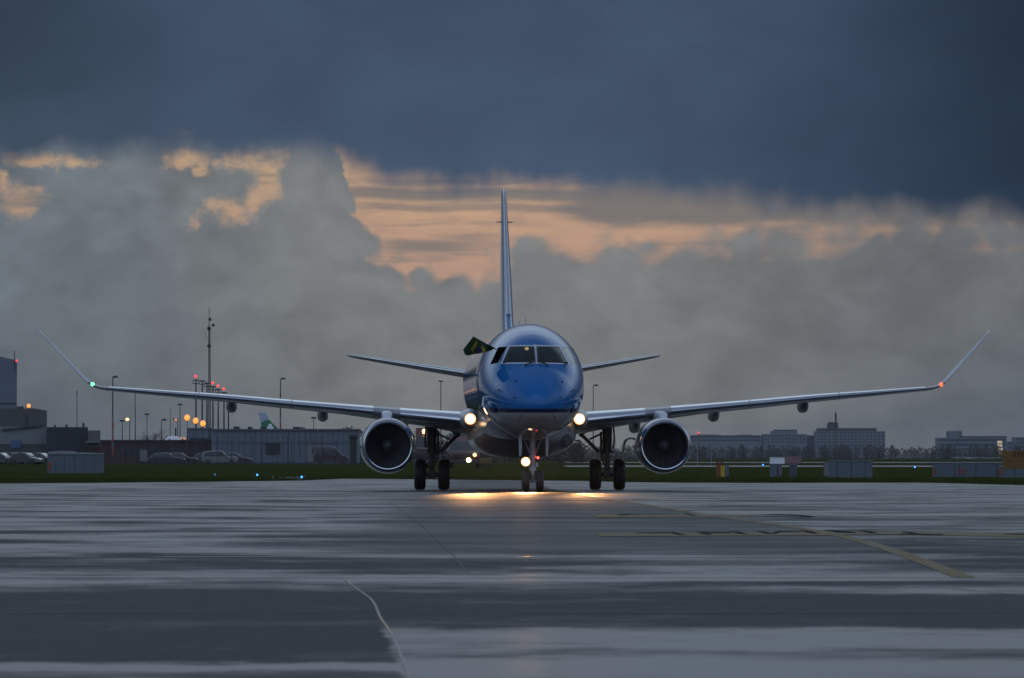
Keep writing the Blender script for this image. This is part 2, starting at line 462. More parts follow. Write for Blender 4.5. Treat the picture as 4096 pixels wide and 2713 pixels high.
def slat_sec(u, s, grow, xmax=0.16):
    vle, ch, zle, zte, th = wing_at(u); ring = []
    lim = min(xmax, 0.55/ch)
    xs = [lim*(1-math.cos(math.pi/2*i/8)) for i in range(9)]
    hy = lambda x: 5*(0.2969*math.sqrt(max(x, 0))-0.126*x-0.3516*x*x+0.2843*x**3-0.1036*x**4)
    up = [(vle+ch*x, zle+(zte-zle)*x + th*hy(x)*1.05 + grow) for x in reversed(xs)]
    lo = [(vle+ch*x*0.55, zle+(zte-zle)*x*0.55 - th*hy(x*0.55)*0.95 - grow) for x in xs[1:]]
    nose = [(vle-grow, zle)]
    pts = up[:-1] + [(vle-grow*1.2, zle)] + lo
    inner = [(a+0.02, zle + (b_-zle)*0.7) for a, b_ in reversed(pts)]
    return [(s*u, a, b_) for a, b_ in pts + inner]
def lens_mat(name, hot, rim, s_hot, s_rim, cu, cz, r):
    # bright bulb and reflector in the middle of the lens, warmer and weaker towards its rim
    m, t, b = new_mat(name); p = t.xyz(t.node('ShaderNodeTexCoord').outputs['Object'])
    dx, dz = t.sub(t.m('ABSOLUTE', p[0]), cu), t.sub(p[2], cz)
    k = t.ss(t.div(t.m('SQRT', t.add(t.mul(dx, dx), t.mul(dz, dz))), r), 0.50, 1.0)
    t.put(b.inputs['Emission Color'], t.mix(k, hot, rim)); t.put(b.inputs['Emission Strength'], t.mr(k, 0, 1, s_hot, s_rim)); return m
lens_on = lens_mat('landing_lamp_lens', (1.0, 0.74, 0.42), (1.0, 0.40, 0.10), 6.0, 1.0, 1.58, 2.075, 0.168)
taxi_on = lens_mat('taxi_lamp_lens', (1.0, 0.74, 0.42), (1.0, 0.40, 0.10), 6.0, 1.0, 0.22, 0.845, 0.133)
for s in (-1, 1):
    us = [0.7, 1.1, 1.5, 2.0, 2.6, 3.2, 3.8, 4.35, 5.2, 6.2, 7.1, 8.0, 8.75, 9.7, 10.6, 11.5, 12.3]
    rings = []
    for u in us:
        vle, ch, zle, zte, th = wing_at(u); rings.append([(s*p[0], p[1], p[2]) for p in wing_sec(u, vle, ch, zle, zte, th)])
    wing = MB().loft(rings).build('wing', M['wing_grey'], jet, smooth=50)
    # winglet
    wl = MB(); rr = []
    vle, ch, zle, zte, th = wing_at(12.3); zc = zle
    path = [(12.3, zc, 0), (12.48, zc+0.025, 12), (12.66, zc+0.085, 26), (12.80, zc+0.17, 38), (12.92, zc+0.28, 45), (13.3, zc+0.665, 45.5), (13.9, zc+1.275, 45.5), (14.28, zc+1.66, 45.5), (14.37, zc+1.76, 46)]
    L = [0]
    for (a, b_, _), (c, d, _) in zip(path[:-1], path[1:]): L.append(L[-1]+math.hypot(c-a, d-b_))
    for (u, z, an), l in zip(path, L):
        k = l/L[-1]; an = math.radians(an)
        c = ch*(1-k)+0.42*k; v0 = vle + 2.15*k + 0.1*k*k; tt = max(th, 0.095)*(1-k)+0.045*k
        if k > 0.99: c *= 0.6; v0 += 0.25
        rr.append([(s*p[0], p[1], p[2]) for p in wing_sec(u, v0, c, z, z-0.02*(1-k), tt if k > 0 else th, (-math.sin(an), math.cos(an)))])
    wl.loft(rr).build('winglet', M['wing_grey'], wing, smooth=50)
    m = MB(); sl = []
    for (u, z, an), l in list(zip(path, L))[3:]:
        k = l/L[-1]; v0 = vle + 2.15*k + 0.1*k*k
        if k > 0.99: v0 += 0.2
        sl.append((s*u, v0-0.002, z))
    m.tube(sl, [0.040, 0.038, 0.034, 0.029, 0.024, 0.016][:len(sl)], 10).build('winglet_leading_edge', M['slat_metal'], wing, smooth=60)
    for a, b_ in ((1.80, 3.58), (4.36, 6.72), (6.755, 9.48), (9.515, 12.2)):
        n = max(3, int((b_-a)/0.5)); m = MB()
        m.loft([slat_sec(a+(b_-a)*i/n, s, 0.012) for i in range(n+1)]).build('leading_edge_slat', M['slat_metal'], wing, smooth=50)
    for u, zb, hw in ((8.55, 2.29, 0.165), (5.83, 2.02, 0.165), (3.45, 1.675, 0.165)):
        vle, ch, zle, zte, th = wing_at(u); vt = vle+ch; zt = zle+(zte-zle)*0.55; rg = []
        for i in range(13):
            k = i/12; v = vle+ch*0.42 + (ch*0.58+0.55)*k
            r = math.sin(math.pi*min(1, k*1.6)/2)**0.7 if k < 0.62 else math.cos((k-0.62)/0.38*math.pi/2)**0.8
            r = max(r, 0.02); top = zle+(zte-zle)*min(1, (v-vle)/ch) + 0.02; bot = top - (top-zb)*r
            ring = []
            for q in range(16):
                t = 2*math.pi*q/16; c, d = math.cos(t), math.sin(t)
                ring.append((s*u + hw*r*math.copysign(abs(c)**0.8, c), v, (top+bot)/2 + (top-bot)/2*math.copysign(abs(d)**0.8, d)))
            rg.append(ring)
        MB().loft(rg).build('flap_track_fairing', M['wing_grey'], wing, smooth=50)
    # wing root glove with the landing lamp
    g = MB(); rg = []
    for i in range(10):
        k = i/9; v = 9.75 + 2.2*k; r = 0.34*math.sin(math.pi/2*min(1, k*1.5+0.05))**0.6
        rg.append([(s*1.58 + r*math.cos(2*math.pi*q/20), v, 2.07 + r*0.95*math.sin(2*math.pi*q/20)) for q in range(20)])
    g.loft(rg).build('wing_root_fairing', M['wing_grey'], wing, smooth=50)
    MB().lathe([(-0.045, 0.002), (-0.04, 0.06), (-0.028, 0.12), (0.0, 0.16), (0.06, 0.165)], (s*1.58, 9.74, 2.075), 'y', 24).build('landing_light', lens_on, wing, smooth=60)
    # navigation lamp at the root of the winglet
    MB().ball((s*12.70, 15.86 + 0.17, zc+0.12), 0.055, 14, 8, (1.0, 1.3, 1.0)).build('navigation_light', emat('navigation_lamp_green' if s < 0 else 'navigation_lamp_red', (0.08, 1.0, 0.22) if s < 0 else (1.0, 0.05, 0.008), 5.0 if s < 0 else 5.0), wing, smooth=60)
    st = MB().tube([(s*13.1, 17.7, zc+0.42), (s*13.12, 17.95, zc+0.43)], 0.006, 5); st.build('static_wick', M['black'], wing)

    # ---------------- engine
    EC = (s*3.98, 8.15, 1.305)
    prof_o = [(0.02, 0.665), (0.0, 0.685), (0.02, 0.705)]
    nac = MB().lathe([(0.13, 0.755), (0.35, 0.782), (0.75, 0.803), (1.3, 0.81), (2.0, 0.79), (2.7, 0.72), (3.3, 0.61), (3.3, 0.585), (2.6, 0.62), (1.0, 0.60)], EC, 'y', 64).build('engine_nacelle', [M['nacelle']], jet, smooth=40)
    MB().lathe([(0.13, 0.753), (0.07, 0.735), (0.025, 0.708), (0.0, 0.682), (0.012, 0.655), (0.05, 0.638), (0.12, 0.624), (0.12, 0.66), (0.13, 0.753)], EC, 'y', 64).build('inlet_lip', M['lip_metal'], nac, smooth=60)
    MB().lathe([(0.118, 0.625), (0.5, 0.597), (1.0, 0.592), (1.0, 0.61), (0.118, 0.64)], EC, 'y', 64).build('inlet_duct', M['inlet'], nac, smooth=40)
    fan = MB()
    for k in range(28):
        t = 2*math.pi*k/28; ca, sa = math.cos(t), math.sin(t); rg = []
        for r, tw, c in ((0.16, 0.35, 0.10), (0.35, 0.7, 0.13), (0.585, 1.05, 0.15)):
            ring = []
            for a, th in ((-0.5, 0), (0, 0.006), (0.5, 0), (0, -0.006)):
                ly, lt = a*c*math.cos(tw) - th*math.sin(tw), a*c*math.sin(tw) + th*math.cos(tw)
                ring.append((EC[0] + r*ca - lt*sa, EC[1]+0.88+ly, EC[2] + r*sa + lt*ca))
            rg.append(ring)
        fan.loft(rg)
    fan.lathe([(0.97, 0.0), (0.97, 0.6)], EC, 'y', 48)
    fan.build('engine_fan', M['fan'], nac, weld=False)
    MB().lathe([(0.52, 0.0), (0.54, 0.03), (0.66, 0.10), (0.8, 0.16), (0.9, 0.175), (0.96, 0.17)], EC, 'y', 32).build('fan_spinner', pmat('spinner_paint', (0.10, 0.10, 0.105), 0.5, vary=0.3), nac, smooth=50)
    MB().lathe([(2.6, 0.42), (3.3, 0.40), (3.9, 0.30), (3.9, 0.27), (4.3, 0.08), (4.55, 0.005)], EC, 'y', 40).build('exhaust_cone', M['gear'], nac, smooth=40)
    py = MB(); rg = []
    for v, zt_, zb_, hw in ((9.3, 2.06, 1.95, 0.05), (9.36, 2.17, 1.95, 0.115), (9.55, 2.26, 1.9, 0.145), (10.2, 2.29, 1.9, 0.15), (11.6, 2.33, 1.85, 0.15), (12.8, 2.36, 1.7, 0.14), (14.2, 2.3, 1.9, 0.08), (14.8, 2.2, 2.05, 0.02)):
        ring = []
        for q in range(16):
            t = 2*math.pi*q/16; c, d = math.cos(t), math.sin(t)
            ring.append((s*3.98 + hw*math.copysign(abs(c)**0.4, c), v, (zt_+zb_)/2 + (zt_-zb_)/2*math.copysign(abs(d)**0.4, d)))
        rg.append(ring)
    py.loft(rg).build('engine_pylon', M['pylon'], nac, smooth=40)

    # ---------------- main landing gear
    gv = 14.3
    lg = MB(); cx = s*2.6
    lg.tube([(cx, gv, 2.05), (cx, gv, 1.45), (cx, gv, 1.10)], [0.15, 0.14, 0.12], 18)
    lg.tube([(cx, gv, 1.10), (cx, gv, 0.46)], 0.075, 16)
    lg.lathe([(-0.03, 0.15), (0.04, 0.15)], (cx, gv, 1.12), 'z', 18); lg.lathe([(-0.03, 0.12), (0.03, 0.12)], (cx, gv, 0.98), 'z', 18)
    lg.tube([(cx-0.30, gv, 0.465), (cx+0.30, gv, 0.465)], 0.065, 12)
    lg.box(cx-0.10, cx+0.10, gv-0.10, gv+0.10, 0.36, 0.58, 0.02)
    lg.tube([(cx, gv+0.12, 1.02), (cx, gv+0.42, 0.78), (cx, gv+0.10, 0.52)], 0.04, 8)
    for e in (-1, 1): lg.box(cx+e*0.06-0.012, cx+e*0.06+0.012, gv-0.16, gv-0.05, 0.30, 0.5, 0.005)
    leg = lg.build('main_landing_gear', M['gear'], jet, smooth=40)
    br = MB(); i_ = -s
    A, B, C_ = (s*2.36, gv-0.02, 1.12), (s*1.83, gv, 1.64), (s*2.22, gv, 1.88)
    br.tube([A, B], 0.055, 10); br.tube([B, C_], 0.04, 10); br.tube([(s*2.07, gv-0.03, 1.50), (s*2.50, gv, 1.70)], 0.03, 8)
    br.tube([(s*2.41, gv-0.08, 1.72), (s*2.41, gv-0.08, 1.06)], 0.032, 8); br.ball(B, 0.075, 10, 8)
    br.tube([(s*2.41, gv-0.08, 1.08), (s*2.55, gv-0.08, 1.08)], 0.04, 8)
    br.build('side_brace', M['gear'], leg, smooth=40)
    hs = MB()
    for k in range(3):
        x0 = cx - s*(0.12+0.03*k); hs.tube([(x0, gv-0.12, 1.9-0.1*k), (x0+s*0.03, gv-0.16, 1.4), (x0-s*0.02, gv-0.14, 1.0), (cx-s*0.08, gv-0.1, 0.7)], 0.012, 6)
        x1 = cx + s*(0.15+0.02*k); hs.tube([(x1, gv-0.12, 1.95), (x1+s*0.04, gv-0.15, 1.6-0.1*k), (x1, gv-0.12, 1.25)], 0.013, 6)
    hs.build('brake_hose', M['black'], leg, smooth=40)
    for e in (-1, 1):
        wc = (cx + e*0.355, gv, 0.465); w = MB()
        prof = [(-0.13, 0.25), (-0.155, 0.30), (-0.168, 0.36), (-0.160, 0.41), (-0.130, 0.446), (-0.08, 0.462)]
        for gx in (-0.055, 0.0, 0.055): prof += [(gx-0.012, 0.465), (gx-0.008, 0.455), (gx+0.008, 0.455), (gx+0.012, 0.465)]
        prof += [(0.08, 0.462), (0.130, 0.446), (0.160, 0.41), (0.168, 0.36), (0.155, 0.30), (0.13, 0.25)]
        w.lathe(prof, wc, 'x', 48); wh = w.build('main_wheel', M['rubber'], leg, smooth=50)
        MB().lathe([(-0.13, 0.25), (-0.10, 0.20), (-0.07, 0.09), (0.07, 0.09), (0.10, 0.20), (0.13, 0.25)], wc, 'x', 32).build('wheel_hub', M['gear'], leg, smooth=40)
    # door plate hanging outboard of the leg, seen nearly edge on
    pr = [(2.76, 1.105), (3.03, 1.095), (3.06, 1.14), (3.085, 1.25), (3.11, 1.40), (3.16, 1.485), (3.26, 1.53), (3.38, 1.52), (3.52, 1.44), (3.60, 1.40)]
    d = MB(); tn = 0.022; up_ = []; lo_ = []
    for i, (a, b_) in enumerate(pr):
        q = pr[min(i+1, len(pr)-1)]; p = pr[max(i-1, 0)]; n = Vector((-(q[1]-p[1]), q[0]-p[0])).normalized()*tn
        up_.append((s*(a+n.x), b_+n.y)); lo_.append((s*(a-n.x), b_-n.y))
    ringA = up_ + lo_[::-1]
    d.loft([[(a, gv-0.50, b_) for a, b_ in ringA], [(a, gv-0.2, b_) for a, b_ in ringA], [(a, gv+0.35, b_) for a, b_ in ringA]])
    d.build('landing_gear_door', M['gear_pale'], leg, smooth=30)

# ------------------------------------------------------------------ tail
def tail_sec(pts, th): return pts
fin_rows = [(4.35, 22.6, 8.2, 0.40), (4.75, 23.6, 6.9, 0.44), (5.4, 24.55, 5.9, 0.41), (6.5, 25.6, 5.15, 0.35), (8.0, 27.15, 4.15, 0.25), (9.3, 28.5, 3.25, 0.165), (9.47, 28.72, 3.0, 0.13), (9.54, 29.0, 2.5, 0.05)]
rg = []
for z, v0, c, th in fin_rows:
    ring = [(th*y*1.0, v0+c*x, z) for x, y in reversed(FO)] + [(-th*y, v0+c*x, z) for x, y in FO[1:]]
    rg.append(ring)
fin = MB().loft(rg).build('tail_fin', pmat('fin_blue_paint', (0.06, 0.17, 0.36), 0.22, coat=0.9, vary=0.1, scale=0.8), jet, smooth=50)
MB().tube([(0, 24.5, 5.4), (0, 25.55, 6.5), (0, 27.1, 8.0), (0, 28.45, 9.3), (0, 28.68, 9.46)], [0.07, 0.06, 0.05, 0.035, 0.02], 10).build('fin_leading_edge', M['slat_metal'], fin, smooth=60)
for s in (-1, 1):
    MB().tube([(s*0.08, 28.6, 8.45), (s*0.27, 28.6, 8.46)], [0.02, 0.012], 8).build('fin_antenna', M['darkmetal'], fin, smooth=50)
    rows = []
    for u, v0, c, zz, th in ((0.2, 25.1, 4.0, 3.44, 0.30), (0.9, 25.6, 3.55, 3.55, 0.27), (2.4, 26.75, 2.75, 3.785, 0.21), (4.0, 27.95, 1.95, 4.055, 0.15), (4.75, 28.5, 1.55, 4.18, 0.115), (4.93, 28.72, 1.3, 4.21, 0.075), (5.0, 29.0, 0.9, 4.225, 0.02)):
        rows.append([(s*p[0], p[1], p[2]) for p in wing_sec(u, v0, c, zz, zz-0.045*c/3, th, (-0.16, 0.987))])
    tp = MB().loft(rows).build('tailplane', M['wing_grey'], jet, smooth=50)
    MB().tube([(s*0.95, 25.62, 3.562), (s*2.4, 26.74, 3.79), (s*4.0, 27.94, 4.06), (s*4.75, 28.49, 4.185), (s*4.93, 28.7, 4.213)], [0.075, 0.06, 0.045, 0.034, 0.02], 12).build('tailplane_leading_edge', M['slat_metal'], tp, smooth=60)

# ------------------------------------------------------------------ nose gear
ng = MB(); nv = 2.9; nu = -0.02
ng.tube([(nu, nv, 1.62), (nu, nv, 1.05)], 0.085, 16); ng.tube([(nu, nv, 1.07), (nu, nv, 0.55)], 0.055, 14)
ng.lathe([(-0.04, 0.11), (0.04, 0.11)], (nu, nv, 0.98), 'z', 16); ng.lathe([(-0.06, 0.10), (0.06, 0.10)], (nu, nv, 0.66), 'z', 16); ng.lathe([(-0.03, 0.10), (0.03, 0.10)], (nu, nv, 1.42), 'z', 16)
ng.tube([(nu, nv, 0.6), (nu, nv, 0.30)], 0.038, 12); ng.tube([(nu-0.24, nv, 0.305), (nu+0.24, nv, 0.305)], 0.04, 10)
ng.tube([(nu, nv-0.05, 0.72), (nu, nv-0.24, 0.52), (nu, nv-0.05, 0.32)], 0.025, 8)
for e in (-1, 1): ng.tube([(nu+e*0.05, nv+0.02, 1.02), (nu+e*0.26, nv+0.1, 1.5)], 0.018, 8)
nleg = ng.build('nose_landing_gear', M['gear_pale'], jet, smooth=40)
for e in (-1, 1):
    wc = (nu+e*0.2, nv, 0.305); w = MB()
    w.lathe([(-0.085, 0.15), (-0.10, 0.20), (-0.103, 0.24), (-0.092, 0.275), (-0.06, 0.298), (-0.02, 0.304), (-0.015, 0.297), (0.015, 0.297), (0.02, 0.304), (0.06, 0.298), (0.092, 0.275), (0.103, 0.24), (0.10, 0.20), (0.085, 0.15)], wc, 'x', 40)
    w.build('nose_wheel', M['rubber'], nleg, smooth=50)
    MB().lathe([(-0.085, 0.15), (-0.05, 0.11), (-0.04, 0.04), (0.04, 0.04), (0.05, 0.11), (0.085, 0.15)], wc, 'x', 24).build('wheel_hub', M['gear_pale'], nleg, smooth=40)
    d = MB(); x = 0.0+e*0.37
    d.loft([[(x-0.035+0.05*e*(z_-1.0)*-0.3, nv-0.5, z_), (x+0.035, nv-0.5, z_), (x+0.02, nv+0.6, z_), (x-0.02, nv+0.6, z_)] for z_ in (1.60, 1.25)] + [[(x-0.018, nv-0.45, 1.0), (x+0.018, nv-0.45, 1.0), (x+0.012, nv+0.5, 1.0), (x-0.012, nv+0.5, 1.0)]])
    d.build('nose_gear_door', M['gear_pale'], nleg, smooth=30)
MB().box(nu-0.24, nu-0.04, nv-0.06, nv-0.02, 0.955, 0.985, 0.004).build('lamp_bracket', pmat('bracket_yellow', (0.5, 0.3, 0.03), 0.5), nleg)
MB().lathe([(-0.01, 0.133), (0.02, 0.138), (0.10, 0.09), (0.12, 0.02)], (nu-0.20, nv-0.14, 0.845), 'y', 20).build('lamp_housing', M['gear'], nleg, smooth=40)
MB().lathe([(-0.05, 0.002), (-0.045, 0.06), (-0.02, 0.115), (-0.005, 0.13)], (nu-0.20, nv-0.14, 0.845), 'y', 24).build('taxi_light', taxi_on, nleg, smooth=60)
MB().ball((nu+0.145, nv-0.09, 0.955), 0.033, 12, 8).build('brake_indicator_lamp', emat('red_indicator_lamp', (1, 0.05, 0.03), 9.0), nleg, smooth=60)
MB().tube([(nu+0.08, nv-0.04, 0.955), (nu+0.14, nv-0.06, 0.955)], 0.014, 6).build('indicator_arm', M['gear'], nleg)
MB().box(nu+0.07, nu+0.15, nv-0.08, nv+0.0, 0.70, 0.82, 0.01).build('steering_actuator', M['gear_pale'], nleg)

def spot(name, u, v, z, tu, tv, tz, watts, size, blend, radius, colr=(1.0, 0.72, 0.42)):
    ld = bpy.data.lights.new(name, 'SPOT'); ld.energy = watts; ld.spot_size = math.radians(size); ld.spot_blend = blend; ld.shadow_soft_size = radius; ld.color = colr
    o = bpy.data.objects.new(name, ld); col.objects.link(o); o.parent = jet; o.location = (u, v, z)
    d = Vector((tu-u, tv-v, tz-z)); o.rotation_euler = d.to_track_quat('-Z', 'Y').to_euler()
    return o
spot('landing_lamp_beam', -1.58, 9.6, 2.07, -1.60, -12.5, 0.0, 8000, 9.0, 1.0, 0.12, (1.0, 0.48, 0.17))
spot('landing_lamp_beam', 1.58, 9.6, 2.07, 1.45, -13.0, 0.0, 4200, 9.0, 1.0, 0.12, (1.0, 0.48, 0.17))
spot('taxi_lamp_beam', nu-0.20, 2.66, 0.845, -0.1, -0.6, 0.0, 1700, 50, 1.0, 0.10, (1.0, 0.48, 0.17))

# ------------------------------------------------------------------ flag held out of the cockpit side window
flag = thing('flag', 'dark green flag with yellow diamond and navy disc held out of the cockpit side window', 'flag', AW(-0.99, 2.9, 4.0))
fl0 = flag.location.copy()
def fpos(px, py, D=181.2): return Vector((X(px, D), D, Z(py, D))) - fl0
c1 = lambda x, y: (1800 + x/3.92, 1250 + y/3.92)
poleA, poleB = fpos(*c1(760, 600), 181.5), fpos(*c1(358, 378), 181.2)
MB().tube([poleA, poleB], 0.013, 8).build('flag_pole', M['black'], flag, smooth=50)
gm = [pmat('flag_green_cloth', (0.010, 0.045, 0.014), 0.85, vary=0.2, scale=10), pmat('flag_yellow_cloth', (0.30, 0.23, 0.01), 0.85), pmat('flag_navy_cloth', (0.012, 0.015, 0.055), 0.85)]
NU_, NV_ = 56, 40; m = MB(); vs = []
top = [(712, 562), (600, 505), (480, 446), (362, 384)]; bot = [(690, 572), (640, 600), (500, 640), (390, 655), (340, 662), (292, 680), (235, 662), (206, 582)]
def along(pl, t):
    L = [0]
    for a, b_ in zip(pl[:-1], pl[1:]): L.append(L[-1] + math.hypot(b_[0]-a[0], b_[1]-a[1]))
    d = t*L[-1]
    for i in range(len(pl)-1):
        if d <= L[i+1] or i == len(pl)-2:
            k = (d-L[i])/(L[i+1]-L[i]); return (pl[i][0]+(pl[i+1][0]-pl[i][0])*k, pl[i][1]+(pl[i+1][1]-pl[i][1])*k)
for j in range(NV_+1):
    for i in range(NU_+1):
        s_, t_ = i/NU_, j/NV_
        a, b_ = along(top, s_), along(bot, s_)
        px, py = a[0]+(b_[0]-a[0])*t_, a[1]+(b_[1]-a[1])*t_
        D = 181.25 + 0.16*t_*math.sin(s_*9.0+t_*2.0) + 0.25*t_
        vs.append(fpos(*c1(px, py), D))
fs = []; mi = []
for j in range(NV_):
    for i in range(NU_):
        k = j*(NU_+1)+i; fs.append((k, k+1, k+NU_+2, k+NU_+1))
        px = (i+0.5)/NU_; py = (j+0.5)/NV_
        # centre of the disc in front-view pixels
        P_ = vs[k] + fl0; qx = (P_.x/P_.y*F+2048-1800)*3.92; qy = (HY-(P_.z-CAMH)*F/P_.y-1250)*3.92
        dx, dy = (qx-448)/1.0, (qy-588)/1.0
        if (dx/64)**2 + (dy/50)**2 < 1: mi.append(2)
        elif abs(dx-0.15*dy)/125 + abs(dy)/150 < 1 and abs(dx+0.2*dy) > 40: mi.append(1)
        else: mi.append(0)
m.v = [tuple(p) for p in vs]; m.f = fs; m.mi = mi
fc = m.build('flag_cloth', gm, flag, smooth=80, weld=False)
sd = fc.modifiers.new('thickness', 'SOLIDIFY'); sd.thickness = 0.004
# ------------------------------------------------------------------ world: dusk sky with a storm deck, cumulus bank and a strip of sunset between them
w = bpy.data.worlds.new('World'); sc.world = w; w.use_nodes = True
t = NT(w.node_tree); bgn = w.node_tree.nodes['Background']
BG = 0.1
SUN_EL, SUN_AZ = 2.0, -4.0
sky = t.node('ShaderNodeTexSky', sky_type='NISHITA'); sky.sun_disc = False
sky.sun_elevation = math.radians(SUN_EL); sky.sun_rotation = math.radians(SUN_AZ)
d = t.node('ShaderNodeTexCoord').outputs['Generated']
p = t.xyz(d)
az = t.mul(t.m('ARCTAN2', p[0], p[1]), 57.29578)
el = t.mul(t.m('ARCSINE', p[2]), 57.29578)
q = t.vec(az, el, 0.0)
elw = t.m('MAXIMUM', el, 0.0)
def c8(r, g, b, k=1.0):
    f = lambda x: ((x/255+0.055)/1.055)**2.4 if x > 10 else x/255/12.92
    return (f(r)*k/BG, f(g)*k/BG, f(b)*k/BG)
def fbm(sx, sy, off, scale=1.0, det=6, ro=0.55, dist=0.0):
    return t.noise(t.vec(t.mul(az, sx), t.mul(el, sy), off), scale, det, ro, dist)
# --- sunset behind everything
gt = t.ss(el, 1.55, 2.75)
gap = t.mix(gt, c8(188, 150, 130), c8(208, 172, 134))
gl_az = t.mr(t.m('ABSOLUTE', t.add(az, 0.4)), 0.0, 5.0, 1.0, 0.86)
sv = t.node('ShaderNodeVectorMath', operation='SCALE'); t.put(sv.inputs[0], gap); t.put(sv.inputs[3], gl_az); gap = sv.outputs[0]
# thin flat streaks in the gap
n1 = fbm(0.55, 6.0, 3.1, 1.0, 5, 0.55)
streak = t.mul(t.ss(n1, 0.50, 0.66), 0.75)
# thin veil of varying strength over the sunset
veil = t.add(t.mul(t.ss(fbm(0.7, 2.6, 41.0, 1.0, 6, 0.6, 0.4), 0.40, 0.70), 0.55), t.mul(t.ss(fbm(2.2, 7.0, 45.0, 1.0, 5, 0.6), 0.45, 0.70), 0.25))
gap = t.mix(veil, gap, c8(150, 128, 117))
# two long flat bars
def bar(e0, hw, a0, a1):
    wob = t.mul(t.sub(fbm(1.2, 1.0, 9.0, 1.0, 4, 0.5), 0.5), 0.10)
    v = t.sub(1.0, t.ss(t.m('ABSOLUTE', t.sub(t.add(el, wob), e0)), hw*0.25, hw))
    return t.mul(v, t.mul(t.ss(az, a0-0.35, a0+0.15), t.sub(1.0, t.ss(az, a1-0.4, a1+0.4))))
bars = t.m('MAXIMUM', bar(2.305, 0.085, -1.5, 1.0), t.mul(bar(2.19, 0.05, -1.25, 0.5), 0.75))
bars = t.m('MAXIMUM', bars, t.mul(bar(1.85, 0.09, -1.05, -0.30), 0.95))
bars = t.m('MAXIMUM', bars, t.mul(bar(1.93, 0.05, -0.55, -0.15), 0.6))
streak = t.m('MAXIMUM', streak, bars)
col_ = t.mix(t.mul(streak, 0.92), gap, c8(124, 118, 114))
# hazy grey patch under the deck at right
hz = t.mul(t.ss(t.add(az, t.mul(t.sub(n1, 0.5), 1.0)), 0.25, 0.75), t.ss(t.add(el, t.mul(t.sub(fbm(1.5, 4.0, 5.0), 0.5), 0.26)), 1.98, 2.11))
col_ = t.mix(t.mul(hz, 0.93), col_, c8(118, 114, 112))
# --- cumulus bank
azw = t.add(az, t.add(t.mul(t.sub(fbm(1.3, 1.9, 33.0, 1.0, 6, 0.58), 0.5), 0.75), t.mul(t.sub(fbm(4.0, 5.0, 36.0, 1.0, 4, 0.6), 0.5), 0.22)))
CT = t.curve(azw, [(-6, 2.9), (-4.51, 2.95), (-4.2, 2.95), (-3.7, 2.95), (-3.4, 3.0), (-2.9, 3.1), (-2.0, 3.2), (-1.62, 3.10), (-1.50, 2.72), (-1.40, 2.36), (-1.27, 2.06), (-1.08, 1.86), (-.89, 1.70), (-.5, 1.62), (-.05, 1.66), (.10, 1.88), (.45, 1.85),
              (.83, 1.90), (1.2, 1.89), (1.59, 1.98), (2.35, 2.02), (2.93, 2.09), (3.5, 2.12), (4.51, 2.18), (6, 2.2)], -6, 6, 4.0)
bil = fbm(2.0, 2.6, 1.7, 1.0, 7, 0.52, 0.25)
puff = t.node('ShaderNodeTexVoronoi', feature='SMOOTH_F1'); puff.inputs['Smoothness'].default_value = 0.35; puff.inputs['Scale'].default_value = 3.6
wv = t.node('ShaderNodeVectorMath', operation='ADD'); t.put(wv.inputs[0], t.vec(az, t.mul(el, 1.25), 0.0)); t.put(wv.inputs[1], t.vec(t.mul(bil, 0.5), t.mul(fbm(2.2, 2.2, 8.8), 0.5), 0.0))
t.put(puff.inputs['Vector'], wv.outputs[0])
disp = t.add(t.mul(t.sub(bil, 0.5), 0.62), t.mul(t.sub(0.42, puff.outputs['Distance']), 0.46))
edge = t.sub(t.sub(el, CT), disp)
soft = t.mr(az, -1.2, 3.0, 0.10, 0.22)
cum = t.sub(1.0, t.ss(edge, t.mul(soft, -1.0), soft))
holes = None
hn = t.mul(t.sub(fbm(3.4, 4.2, 4.4, 1.0, 7, 0.62), 0.5), 3.4)
wa = t.add(az, t.mul(t.sub(fbm(2.6, 3.0, 21.0, 1.0, 5, 0.6), 0.5), 0.42)); we = t.add(el, t.mul(t.sub(fbm(2.6, 3.0, 27.0, 1.0, 5, 0.6), 0.5), 0.34))
for a, e, ra, re in ((-4.30, 2.22, .20, .16), (-4.17, 2.60, .50, .09), (-4.45, 2.45, .10, .18), (-2.86, 2.63, .24, .12), (-2.36, 2.60, .26, .13), (-2.20, 2.42, .20, .26), (-2.44, 2.16, .24, .18), (-2.82, 2.05, .10, .10), (-2.25, 2.27, .13, .14)):
    dx = t.div(t.sub(wa, a), ra); dy = t.div(t.sub(we, e), re)
    r2 = t.m('SQRT', t.add(t.mul(dx, dx), t.mul(dy, dy)))
    h = t.ss(t.add(t.sub(1.15, r2), hn), 0.0, 1.0)
    holes = h if holes is None else t.m('MAXIMUM', holes, h)
cum = t.mul(cum, t.sub(1.0, t.mul(holes, 0.86)))
mid = t.sub(1.0, t.ss(t.m('ABSOLUTE', t.sub(az, 0.1)), 0.2, 5.2))
low = t.sub(1.0, t.ss(el, 0.0, 1.5))
cl = t.mix(t.ss(az, -4.6, -0.6), c8(96, 104, 110), c8(113, 115, 115))
cr = t.mix(t.ss(az, 0.6, 4.6), cl, c8(94, 97, 100))
base = t.mix(t.mul(low, 0.8), cr, t.mix(mid, c8(78, 84, 92), c8(112, 112, 110)))
mot = fbm(0.8, 1.3, 2.2, 1.0, 6, 0.55, 0.6)
mot2 = fbm(2.4, 3.2, 6.2, 1.0, 6, 0.55, 0.4)
sh = t.add(t.mr(mot, 0.3, 0.7, 0.80, 1.16), t.mul(t.sub(mot2, 0.5), 0.46))
